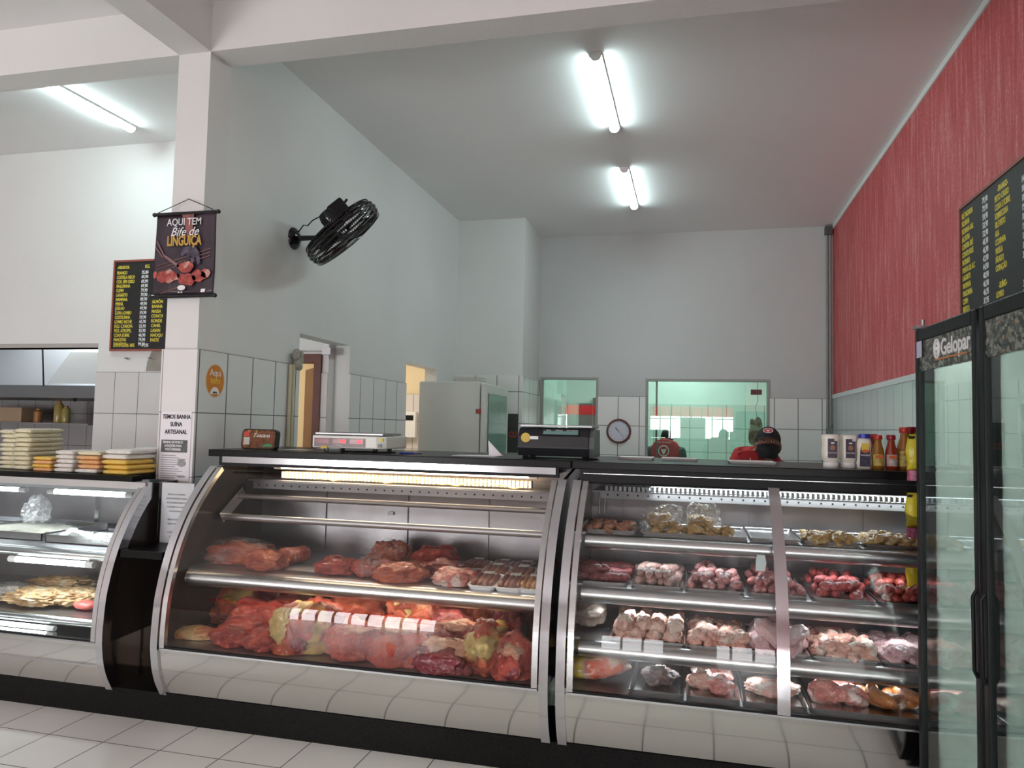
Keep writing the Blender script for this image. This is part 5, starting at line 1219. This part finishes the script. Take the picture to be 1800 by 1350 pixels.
# bottom deck
pk = root('chicken_pack', 'yellow and red bagged whole chicken, the front one in the left corner of the deck', 'chicken pack', (X_(1035, 1190, 3.6), 3.6, DK), 'yellow chicken packs in the left corner')
wrapm = bpy.data.materials.new('printed_wrap'); wrapm.use_nodes = True; nt = wrapm.node_tree; b_ = nt.nodes['Principled BSDF']
tc = nn(nt, 'ShaderNodeTexCoord'); nz = nn(nt, 'ShaderNodeTexNoise'); nz.inputs['Scale'].default_value = 9; nt.links.new(tc.outputs['Object'], nz.inputs[0])
rp = nn(nt, 'ShaderNodeValToRGB'); rp.color_ramp.interpolation = 'EASE'; rp.color_ramp.elements[0].position = .40; rp.color_ramp.elements[0].color = (.72, .56, .03, 1); rp.color_ramp.elements[1].position = .62; rp.color_ramp.elements[1].color = (.55, .10, .04, 1); e = rp.color_ramp.elements.new(.5); e.color = (.62, .42, .30, 1)
nt.links.new(nz.outputs[0], rp.inputs[0]); nt.links.new(rp.outputs[0], b_.inputs['Base Color']); b_.inputs['Roughness'].default_value = .18
def cpack(r, cx, cy, z, sd):
    rock((cx, cy, z), (.155, .085, .06), sd, 4, .12, .06, Matrix.Rotation(-.12, 4, 'Y') @ Matrix.Rotation(.15, 4, 'Z')).build('wrapped_chicken', wrapm, r, smooth='all')
    t = B(); text_b(t, 'FLA', .05, frame((cx-.04, cy-.079, z-.02), (1, 0, 0), (0, .2, .98)), bold=.001); t.build('red_lettering', mat('wrap_red', (.45, .06, .03), .4), r)
cpack(pk, X_(1048, 1190, 3.55), 3.555, DK+.065, 71)
pk = root('chicken_pack', 'yellow and red bagged whole chicken behind the front one in the left corner', 'chicken pack', (X_(1045, 1165, 3.8), 3.76, DK), 'yellow chicken packs in the left corner')
cpack(pk, X_(1045, 1165, 3.75), 3.74, DK+.125, 72)
def lv4(a, c, lab): 
    x0, x1 = X_(a, 1230, 3.52), X_(c, 1230, 3.52); pan(lab, x0, x1, 3.43, 3.98, DK, .014); return x0, x1
x0, x1 = lv4(1108, 1203, 'deep steel pan holding the dark offal')
o = rock(((x0+x1)/2+.01, 3.58, DK+.045), (.075, .07, .04), 73, 4, .3, .12).build('offal_piece', offal, smooth='all'); tag(o, 'dark brown offal piece in a steel pan on the deck', 'meat')
x0, x1 = lv4(1206, 1300, 'steel pan holding the pink pork pieces')
for k, (dx, dy, s_) in enumerate(((-.05, .09, (.062, .055, .04)), (.03, .06, (.06, .06, .038)), (-.03, .2, (.06, .06, .035)), (.06, .19, (.04, .05, .035)))):
    o = rock(((x0+x1)/2+dx, 3.49+dy, DK+.04), s_, 80+k, 4, .25, .07).build('pork_piece', pork if k else chick, smooth='all'); tag(o, 'raw %s' % ['pale pork piece front left in its pan', 'pork piece front right in its pan', 'pork piece at the back left of its pan', 'small pork piece at the back right of its pan'][k], 'meat', 'pork pieces on the deck')
x0, x1 = lv4(1303, 1416, 'steel pan of pale minced meat behind the mullion')
o = rock(((x0+x1)/2, 3.60, DK+.032), (.115, .10, .032), 85, 4, .12, .12).build('minced_meat', chickp, smooth='all'); tag(o, 'pale minced chicken heap behind the mullion', 'meat')
x0, x1 = lv4(1418, 1640, 'wide steel pan holding the marbled pork belly and brown sausages')
for k, (dx, dy, s_, m) in enumerate(((.09, .08, (.075, .06, .05), pork), (.19, .07, (.07, .06, .045), pork), (.14, .2, (.09, .07, .045), pork))):
    o = rock((x0+dx, 3.49+dy, DK+.045), s_, 90+k, 4, .22, .07).build('pork_belly', m, smooth='all'); tag(o, 'marbled pork belly piece %s' % ['at the left front of the wide pan', 'next to the brown sausages', 'behind the other two belly pieces'][k], 'meat', 'pork belly pieces')
for k, (px_, y, ang, L_) in enumerate(((1538, 3.62, 118, .26), (1556, 3.56, 100, .22), (1580, 3.60, 72, .22), (1603, 3.62, 110, .24), (1592, 3.52, 20, .14))):
    b = sausage_b(L_, .030, .045, k, .04, 15); T = Matrix.Rotation(math.radians(ang), 4, 'Z')
    b.v = [T @ v for v in b.v]; o = b.build('smoked_sausage', smoked, base=False, smooth='all', fix=False); o.location = (X_(px_, 1250, y), y, DK+.04+.02*(k % 2))
    tag(o, 'thick brown smoked sausage, %s of the coil beside the fridge' % ['leftmost', 'second', 'middle', 'rightmost', 'short front one'][k], 'sausage', 'smoked sausages')

# ---- left case contents
ZA, ZB = .835, .47
def lc_pan(lab, a, c, Y0, Y1, z, py_): 
    x0, x1 = X_(a, py_, Y0+.1), X_(c, py_, Y0+.1)
    r = root('steel_pan', lab, 'pan', ((x0+x1)/2, (Y0+Y1)/2, z), 'steel pans in the left case'); b = B()
    for q in ((x0, x1, Y0, Y0+.006), (x0, x1, Y1-.006, Y1), (x0, x0+.006, Y0, Y1), (x1-.006, x1, Y0, Y1)): b.box(q[0], q[1], q[2], q[3], z, z+.045)
    b.box(x0, x1, Y0, Y1, z, z+.004); b.build('pan_body', steel, r); return x0, x1
ZA, ZB = .855, .49
x0, x1 = lc_pan('wide pan with white cheese bits on the upper level of the left case', -40, 98, 3.68, 4.2, ZA, 935)
whitec = meat_mat('white_curd', (.80, .78, .66), (.70, .68, .55), (.85, .83, .72), .5, 14, 50, .3, (1, 1, 1))
o = rock(((x0+x1)/2, 3.9, ZA+.024), ((x1-x0)*.45, .2, .024), 101, 4, .15, .12).build('grated_cheese', whitec, smooth='all'); tag(o, 'flat heap of pale cheese under the clear bag in the left case', 'cheese')
x0, x1 = lc_pan('pan with crumpled white packs near the right end of the left case', 104, 222, 3.66, 3.86, ZA, 945)
fill_lumps('wrapped_cheese', 'cheese', x0+.02, x1-.02, 3.68, 3.84, ZA, mat('wrapped_white', (.78, .84, .82), .25, coat=.5, bump=.5, bscale=30), 'small white wrapped cheese in the right pan of the left case', 'wrapped cheeses in the left case', 12, 102, (.05, .04, .02), .05)
bagfilm(X_(88, 905, 4.1), 4.0, ZA+.05, (.085, .08, .10), 15, 'empty-looking clear bag standing on the upper level of the left case', .02)
dry = meat_mat('dried_snack', (.66, .44, .22), (.5, .28, .12), (.78, .65, .42), .6, 10, 70, .4, (1, 1, 1))
for k, (a, c, Y, lab) in enumerate(((-30, 45, 3.7, 'greyish heap of dried fish at the left edge of the lower level'), (20, 120, 3.66, 'pale golden heap of dried slices on the lower level of the left case'), (90, 185, 3.74, 'golden flaky heap of dried slices near the frame of the left case'), (60, 150, 3.98, 'pale heap of dried slices at the back of the left case'))):
    x0, x1 = X_(a, 1050, Y), X_(c, 1050, Y)
    o = rock(((x0+x1)/2, Y, ZB+.045), ((x1-x0)/2, .13, .045), 110+k, 5, .2, .2, None, .6).build('dried_fish', dry if k else meat_mat('dried_grey', (.55, .50, .44), (.4, .36, .32), (.7, .66, .6), .5, 10, 70), smooth='all'); tag(o, lab, 'dried fish', 'dried fish in the left case')
o = rock((X_(150, 1050, 3.62), 3.63, ZB+.03), (.075, .05, .025), 120, 3, .12, .05).build('meat_slice', mat('salmon_pink', (.75, .16, .13), .35, var=.2, vscale=20), smooth='all'); tag(o, 'flat salmon-pink slice at the front of the dried slices', 'meat')
r = root('yellow_bowl', 'pale yellow bowl on the bottom deck of the left case', 'bowl', (X_(66, 1120, 3.6), 3.62, .305))
c = X_(66, 1120, 3.6)
B().lathe([(.06, 0), (.10, .02), (.118, .07), (.122, .088), (.115, .088), (.108, .06), (.05, .02)], (c, 3.62, .305), 32).build('bowl_body', mat('bowl_yellow', (.70, .70, .30), .35), r, smooth=1)
B().lathe([(.112, .07), (.06, .085), (.0, .088)], (c, 3.62, .305), 24).build('bowl_filling', mat('bowl_cream', (.75, .76, .5), .5), r, smooth=1)

# ================= glass-door fridge on the right =================
FH = 2.02
fr_ = root('glass_door_fridge', 'tall black-framed two-door glass fridge with patterned header at the right edge', 'fridge', (.868, 3.29, 0), rz=math.atan2(-.998, .058))
blk = mat('fridge_black', (.006, .007, .008), .4, spec=.2)
fin_ = mat('fridge_inner', (.66, .74, .70), .5)
D_ = .70; W_ = 1.16
def fb(n, m, *boxes, bev=0, sm=False):
    b = B()
    for q in boxes: b.box(*q)
    return b.build(n, m, fr_, world=False, bevel=bev)
fb('cabinet_side', blk, (0, .03, .05, D_, .08, FH)); fb('cabinet_side', blk, (W_-.03, W_, .05, D_, .08, FH))
fb('cabinet_back', fin_, (.03, W_-.03, D_-.04, D_, .08, FH)); fb('cabinet_top', blk, (.0, W_, .05, D_, FH, FH+.0+.02)); fb('cabinet_base', blk, (0, W_, .05, D_, 0, .25))
fb('inner_lining', fin_, (.03, .034, .06, D_-.04, .25, FH)); fb('inner_lining', fin_, (W_-.034, W_-.03, .06, D_-.04, .25, FH)); fb('inner_floor', fin_, (.034, W_-.034, .06, D_-.04, .25, .26)); fb('inner_ceiling', fin_, (.034, W_-.034, .06, D_-.04, FH-.02, FH))
fb('shelf_upright', steeldull, (.10, .125, D_-.055, D_-.04, .3, 1.9)); fb('shelf_upright', steeldull, (.50, .525, D_-.055, D_-.04, .3, 1.9)); fb('shelf_upright', steeldull, (.95, .975, D_-.055, D_-.04, .3, 1.9))
pat = bpy.data.materials.new('header_pattern'); pat.use_nodes = True; nt = pat.node_tree; b_ = nt.nodes['Principled BSDF']
tc = nn(nt, 'ShaderNodeTexCoord'); vo = nn(nt, 'ShaderNodeTexVoronoi'); vo.inputs['Scale'].default_value = 75; vo.distance = 'CHEBYCHEV'; nt.links.new(tc.outputs['Object'], vo.inputs[0])
sp = nn(nt, 'ShaderNodeSeparateColor'); nt.links.new(vo.outputs['Color'], sp.inputs[0])
rp = nn(nt, 'ShaderNodeValToRGB'); rp.color_ramp.elements[0].color = (.02, .022, .02, 1); rp.color_ramp.elements[1].position = 1; rp.color_ramp.elements[1].color = (.30, .16, .09, 1)
for p_, c_ in ((.35, (.06, .065, .055, 1)), (.7, (.14, .15, .12, 1)), (.9, (.26, .27, .24, 1)), (.97, (.24, .22, .18, 1))): e = rp.color_ramp.elements.new(p_); e.color = c_
nt.links.new(sp.outputs[0], rp.inputs[0]); nt.links.new(rp.outputs[0], b_.inputs['Base Color']); b_.inputs['Roughness'].default_value = .25
for k in (0, 1):
    x0, x1 = (.0, .565) if k == 0 else (.59, 1.16)
    d = bpy.data.objects.new('door', None); COL.objects.link(d); d.parent = fr_; d.location = (x0, 0, .1)
    def db(n, m, q, bev=0):
        b = B(); b.box(q[0]-x0, q[1]-x0, q[2], q[3], q[4]-.1, q[5]-.1); return b.build(n, m, d, world=False, bevel=bev)
    t = .035
    db('door_frame', blk, (x0, x0+t, 0, .05, .1, FH+.005), .004); db('door_frame', blk, (x1-t, x1, 0, .05, .1, FH+.005), .004)
    db('door_frame', blk, (x0+t, x1-t, 0, .05, FH-.045, FH+.005), .004); db('door_frame', blk, (x0+t, x1-t, 0, .05, .1, .16), .004)
    db('glass_pane', dglass, (x0+t, x1-t, .012, .016, .16, FH-.045))
    db('header_panel', pat, (x0+t, x1-t, .006, .011, FH-.165, FH-.045))
    if k == 0:
        T = frame((.19, .0045, FH-.112-.1), (1, 0, 0), (0, 0, 1))
        b = B(); text_b(b, 'Gelopar', .085, T @ Matrix.Translation((.065, -.008, 0)), sx=.92, bold=.0015); b.build('white_lettering', wht, d, world=False)
        b = B()
        for rr_ in (.03, .019): b.tube([T @ Vector((.028+rr_*.8*math.cos(2*PI*i/24), .02+rr_*1.15*math.sin(2*PI*i/24), .0)) for i in range(24)], .004, 6, closed=True)
        b.ball(T @ Vector((.028, .02, 0)), .008, 8, 6); b.build('round_emblem', wht, d, world=False)
        B().box(.20, .485, .0035, .0055, FH-.136-.1, FH-.130-.1).build('orange_underline', mat('line_orange', (.6, .2, .05), .4), d, world=False)
        B().box(.022, .075, -.0015, .0, FH-.11-.1, FH-.045-.1).build('energy_sticker', mat('sticker_lilac', (.6, .56, .72), .5), d, world=False)
    hx = x1-.018-x0 if k == 0 else .018
    b = B(); b.tube([(hx, -.0, .72), (hx, -.010, .74), (hx, -.012, .98), (hx, -.0, 1.0)], .006, 10); b.build('door_handle', blk, d, world=False, smooth=1)
fb('hinge', steeldull, (-.0, .05, -.008, .03, FH+.007, FH+.02)); B().cyl((.03, .02, FH+.007), (.03, .02, FH+.045), .008).build('hinge_bolt', steeldull, fr_, world=False)
l_ = area('fridge_light', (.56, .22, FH-.06), (0, 0, 0), 1.0, .10, 36, (.93, 1, .95)); l_.parent = fr_; l_.location = (.56, .16, FH-.03)

for xx, en in ((.572, 26), (1.11, 24)):  # unseen inward-facing lights, added to brighten the lining and back panel
    l_ = area('fridge_light', (0, 0, 0), (0, PI/2, 0), 1.6, .04, en, (.93, 1, .96)); l_.parent = fr_; l_.location = (xx, .10, 1.12); l_.rotation_euler = (0, PI/2, 0)

# ================= people =================
skin = mat('skin', (.30, .14, .09), .5, sss=.1); hairm = mat('hair', (.012, .01, .01), .6, bump=.6, bscale=80)
redc = mat('red_polo', (.52, .025, .03), .7, bump=.15, bscale=40); blkc = mat('black_cloth', (.012, .012, .014), .75); trous = mat('dark_trousers', (.03, .03, .04), .8)
def skinmesh(name, joints, edges, m, parent, rootj=0, sub=2):
    me = bpy.data.meshes.new(name); me.from_pydata([j[0] for j in joints], edges, []); o = bpy.data.objects.new(name, me); COL.objects.link(o)
    o.parent = parent
    sk = o.modifiers.new('skin', 'SKIN'); sk.use_smooth_shade = True
    for i, v in enumerate(me.skin_vertices[0].data):
        r_ = joints[i][1]; v.radius = r_ if isinstance(r_, tuple) else (r_, r_); v.use_root = (i == rootj)
    ss = o.modifiers.new('sub', 'SUBSURF'); ss.levels = sub; ss.render_levels = sub
    me.materials.append(m); return o
def person(label, loc, yaw, lean, headturn, headtilt, hc=None, cap_=True, mask=True, scale=1.0, hair=True, emblem=False, sleeve=blkc, arm=None):
    """person of about 1.68 m, local +Y is the front; lean tips the trunk forward"""
    r = root('person', label, 'person', loc); r.rotation_euler = (0, 0, yaw); r.scale = (scale,)*3
    L = Matrix.Translation((0, 0, .92)) @ Matrix.Rotation(-lean, 4, 'X') @ Matrix.Translation((0, 0, -.92))
    up = lambda x, y, z: L @ Vector((x, y, z))
    sh = .185; nk = up(0, .0, 1.42); hd_ = Vector(hc) if hc else up(0, .02, 1.56); cp0 = up(0, -.005, 1.40)
    J = [(Vector((0, 0, .95)), (.13, .095))]
    def j(p, r_): J.append((Vector(p), r_)); return len(J)-1
    E = []
    def e(a, b_): E.append((a, b_)); return b_
    a = e(0, j(up(0, .0, 1.12), (.115, .085))); ch = e(a, j(up(0, .0, 1.28), (.12, .085))); n_ = e(ch, j(cp0, .055)); n2_ = e(n_, j(cp0*.45+hd_*.55, .052))
    hands = []
    for s_ in (-1, 1):
        s0 = e(ch, j(up(s_*sh, 0, 1.345), .032)); el = j((arm or {}).get(s_, [up(s_*.25, .06, 1.12)])[0] if arm else up(s_*.25, .05, 1.12), .042); e(s0, el)
        wp = (arm or {}).get(s_)[1] if arm else up(s_*.2, .28, 1.06); wr_ = e(el, j(wp, .028)); hands.append((Vector(J[el][0]), Vector(wp), s_))
        h_ = e(0, j((s_*.09, 0, .86), .085)); k_ = e(h_, j((s_*.10, .02, .48), .058)); an = e(k_, j((s_*.10, -.01, .09), .038)); e(an, j((s_*.10, .12, .04), .035))
    skinmesh('body', J, E, skin, r)
    # hands: palm, four fingers, thumb grown as one skinned mesh each side
    for el, wp, s_ in hands:
        d = (wp-el).normalized(); side = d.cross(Vector((0, 0, 1))).normalized()*s_; dn_ = Vector((0, 0, -1))
        P_ = [(wp, .026), (wp+d*.055, (.042, .018))]; EE = [(0, 1)]
        for k, (off, ln) in enumerate(((-.03, .07), (-.01, .08), (.01, .076), (.03, .06))):
            b0 = len(P_); P_ += [(wp+d*.09+side*off, .010), (wp+d*(.09+ln*.5)+side*off*1.1+dn_*.012, .0088), (wp+d*(.09+ln*.85)+side*off*1.1+dn_*.035, .0075)]; EE += [(1, b0), (b0, b0+1), (b0+1, b0+2)]
        b0 = len(P_); P_ += [(wp+d*.035-side*.035+dn_*.008, .012), (wp+d*.07-side*.058+dn_*.02, .010)]; EE += [(0, b0), (b0, b0+1)]
        skinmesh('hand', P_, EE, skin, r, sub=1)
    # clothes follow the body
    JS = [(Vector((0, 0, .88)), (.165, .13)), (up(0, 0, 1.12), (.155, .118)), (up(0, 0, 1.29), (.19, .14)), (up(0, -.005, 1.395), (.115, .105)), (up(0, .0, 1.395)*.8+hd_*.2, (.078, .078))]; ES = [(0, 1), (1, 2), (2, 3), (3, 4)]
    for s_ in (-1, 1):
        JS.append((up(s_*(sh+.02), 0, 1.345), .092)); ES.append((2, len(JS)-1)); 
        el = Vector(J[[i for i, q in enumerate(J) if abs(q[1]-.042) < 1e-6 if not isinstance(q[1], tuple)][0 if s_ < 0 else 1]][0]) if False else None
    skinmesh('shirt', JS, ES, redc, r)
    for el, wp, s_ in hands:
        s0 = up(s_*(sh+.01), 0, 1.345); skinmesh('sleeve', [(s0, .084), ((s0+el)/2, .068), (el, .058), (el*.6+wp*.4, .044)], [(0, 1), (1, 2), (2, 3)], sleeve, r)
    JT = [(Vector((0, 0, .93)), (.165, .13))]; ET = []
    for s_ in (-1, 1):
        i0 = len(JT); JT += [((s_*.09, 0, .84), .10), ((s_*.10, .02, .48), .075), ((s_*.10, -.01, .10), .06)]; ET += [(0, i0), (i0, i0+1), (i0+1, i0+2)]
    skinmesh('trousers', [(Vector(p), r_) for p, r_ in JT], ET, trous, r)
    for s_ in (-1, 1): B().ball((s_*.10, .06, .045), (.05, .14, .045), 14, 8).build('shoe', blkc, r, world=False, smooth='all')
    # head
    H = Matrix.Translation(hd_) @ Matrix.Rotation(headturn, 4, 'Z') @ Matrix.Rotation(headtilt, 4, 'X')
    hb_ = B()
    def hf(u, v):
        th = PI*v; ph = 2*PI*u; x = math.sin(th)*math.sin(ph); y = math.sin(th)*math.cos(ph); z = math.cos(th)
        w_ = .076*(1 if z > -.1 else 1-.38*(-z-.1)); dpt = .092*(1 if z > -.2 else 1-.15*(-z)); p = Vector((x*w_, y*dpt, z*.118))
        if y > .55 and abs(x) < .25 and -.35 < z < .1: p.y += .018*(1-abs(x)/.25)*(1-abs(z+.13)/.24 if abs(z+.13) < .24 else 0)      # nose
        if y > .5 and .02 < z < .22 and .15 < abs(x) < .6: p.y -= .008
        if y > .6 and -.62 < z < -.45 and abs(x) < .4: p.y += .005
        return H @ p
    hb_.grid(hf, 33, 25); hd2 = hb_.build('head', skin, r, world=False, smooth='all')
    for s_ in (-1, 1):
        B().ball((0, 0, 0), (.012, .022, .032), 10, 8, H @ Matrix.Translation((s_*.079, -.005, -.01))).build('ear', skin, hd2, world=False, smooth='all')
        B().ball((0, 0, 0), (.013, .008, .008), 10, 6, H @ Matrix.Translation((s_*.03, .083, .012))).build('eye', mat('eye_white', (.6, .58, .55), .3), hd2, world=False, smooth='all')
        B().ball((0, 0, 0), (.006, .004, .006), 8, 6, H @ Matrix.Translation((s_*.03, .089, .012))).build('pupil', blackm, hd2, world=False, smooth='all')
        B().ball((0, 0, 0), (.018, .006, .004), 8, 6, H @ Matrix.Translation((s_*.03, .088, .034))).build('eyebrow', hairm, hd2, world=False, smooth='all')
    B().ball((0, 0, 0), (.024, .008, .006), 10, 6, H @ Matrix.Translation((0, .082, -.06))).build('mouth', mat('lips', (.3, .1, .08), .5), hd2, world=False, smooth='all')
    if hair:
        hb2 = B()
        def hairf(u, v):
            th = PI*v; ph = 2*PI*u; x = math.sin(th)*math.sin(ph); y = math.sin(th)*math.cos(ph); z = math.cos(th)
            k = 1.10 if (z > .55 or (y < .15 and z > -.45)) else .86
            return H @ Vector((x*.078*k, y*.094*k, z*.120*k))
        hb2.grid(hairf, 41, 33)
        hb2.build('hair', hairm, r, world=False, smooth='all')
    if cap_:
        c = B(); c.grid(lambda u, v: H @ Vector((.086*math.sin(PI*.5*v)*math.sin(2*PI*u), .101*math.sin(PI*.5*v)*math.cos(2*PI*u), .035+.098*math.cos(PI*.5*v))), 33, 10)
        cp = c.build('cap', blkc, r, world=False, smooth='all')
        c = B(); c.grid(lambda u, v: H @ Vector((.075*(2*u-1), .075+(.075*(1-(2*u-1)**2)**.5+.0)*v+.02*(1-(2*u-1)**2), .040-.02*v-.012*(2*u-1)**2)), 13, 6)
        o = c.build('cap_brim', blkc, cp, world=False, smooth='all'); o.modifiers.new('s', 'SOLIDIFY').thickness = .003
        T = H @ Matrix.Translation((0, .097, .085)) @ Matrix.Rotation(math.radians(62), 4, 'X') @ Matrix.Rotation(PI, 4, 'Y') @ Matrix.Rotation(PI, 4, 'Z')
        T = H @ frame((0, .099, .083), (-1, 0, 0), (0, -.42, .9))
        c = B().slab(E_(.033, .022), 0, .003, T); c.build('white_emblem', wht, cp, world=False)
        c = B().slab(E_(.028, .018), .003, .004, T); c.build('red_emblem', mat('emblem_red', (.5, .03, .03), .5), cp, world=False)
        c = B().slab([(-.014, .008), (0, .0), (.014, .008), (.006, -.01), (-.006, -.01)], .004, .005, T); c.build('emblem_motif', wht, cp, world=False)
    if mask:
        c = B(); c.grid(lambda u, v: H @ Vector((.084*math.sin((u-.5)*2.5)*(1-.25*v), (.104+.018*math.cos((u-.5)*2.5)*(1-abs(2*v-1)))*math.cos((u-.5)*2.2)+.004, -.012-.105*v)), 17, 9)
        o = c.build('face_mask', blkc, r, world=False, smooth='all'); o.modifiers.new('s', 'SOLIDIFY').thickness = .002
    return r, L
c = pY(1328, 780, 5.9)
r, L = person('masked person in black cap and red polo leaning over behind the counter', (c.x, 5.95, 0), PI+.05, .22, -.15, .22, hc=(-.065, .20, 1.462), scale=1.03, hair=True)
B().tube([L @ Vector((-.05, .04, 1.44)), L @ Vector((-.06, .13, 1.35)), L @ Vector((-.02, .15, 1.2)), L @ Vector((.02, .145, 1.2)), L @ Vector((.06, .13, 1.35)), L @ Vector((.05, .04, 1.44))], .004, 6).build('lanyard', mat('lanyard', (.7, .55, .5), .5), r, world=False)
c = pY(1169, 780, 10.75)
r, L = person('person seen from behind in a red shirt with white back print', (c.x, 10.75, 0), -.15, .10, .1, .5, hc=(0, .13, 1.46), cap_=False, mask=False, scale=1.02, sleeve=mat('grey_sleeve', (.05, .07, .08), .8))
T = L @ frame((0, -.135, 1.27), (1, 0, 0), (0, 0, 1))
b = B().tube([T @ Vector((.07*math.cos(2*PI*i/30), .07*math.sin(2*PI*i/30), .0)) for i in range(30)], .006, 6, closed=True); b.slab([(-.04, .03), (-.015, .02), (.015, .02), (.04, .03), (.025, -.01), (.01, -.045), (-.01, -.045), (-.025, -.01)], -.004, .004, T)
b.build('back_emblem', wht, r, world=False)
b = B(); text_b(b, 'Casa de Carnes', .032, T @ Matrix.Translation((0, .11, 0)), align='CENTER'); b.build('back_lettering', wht, r, world=False)
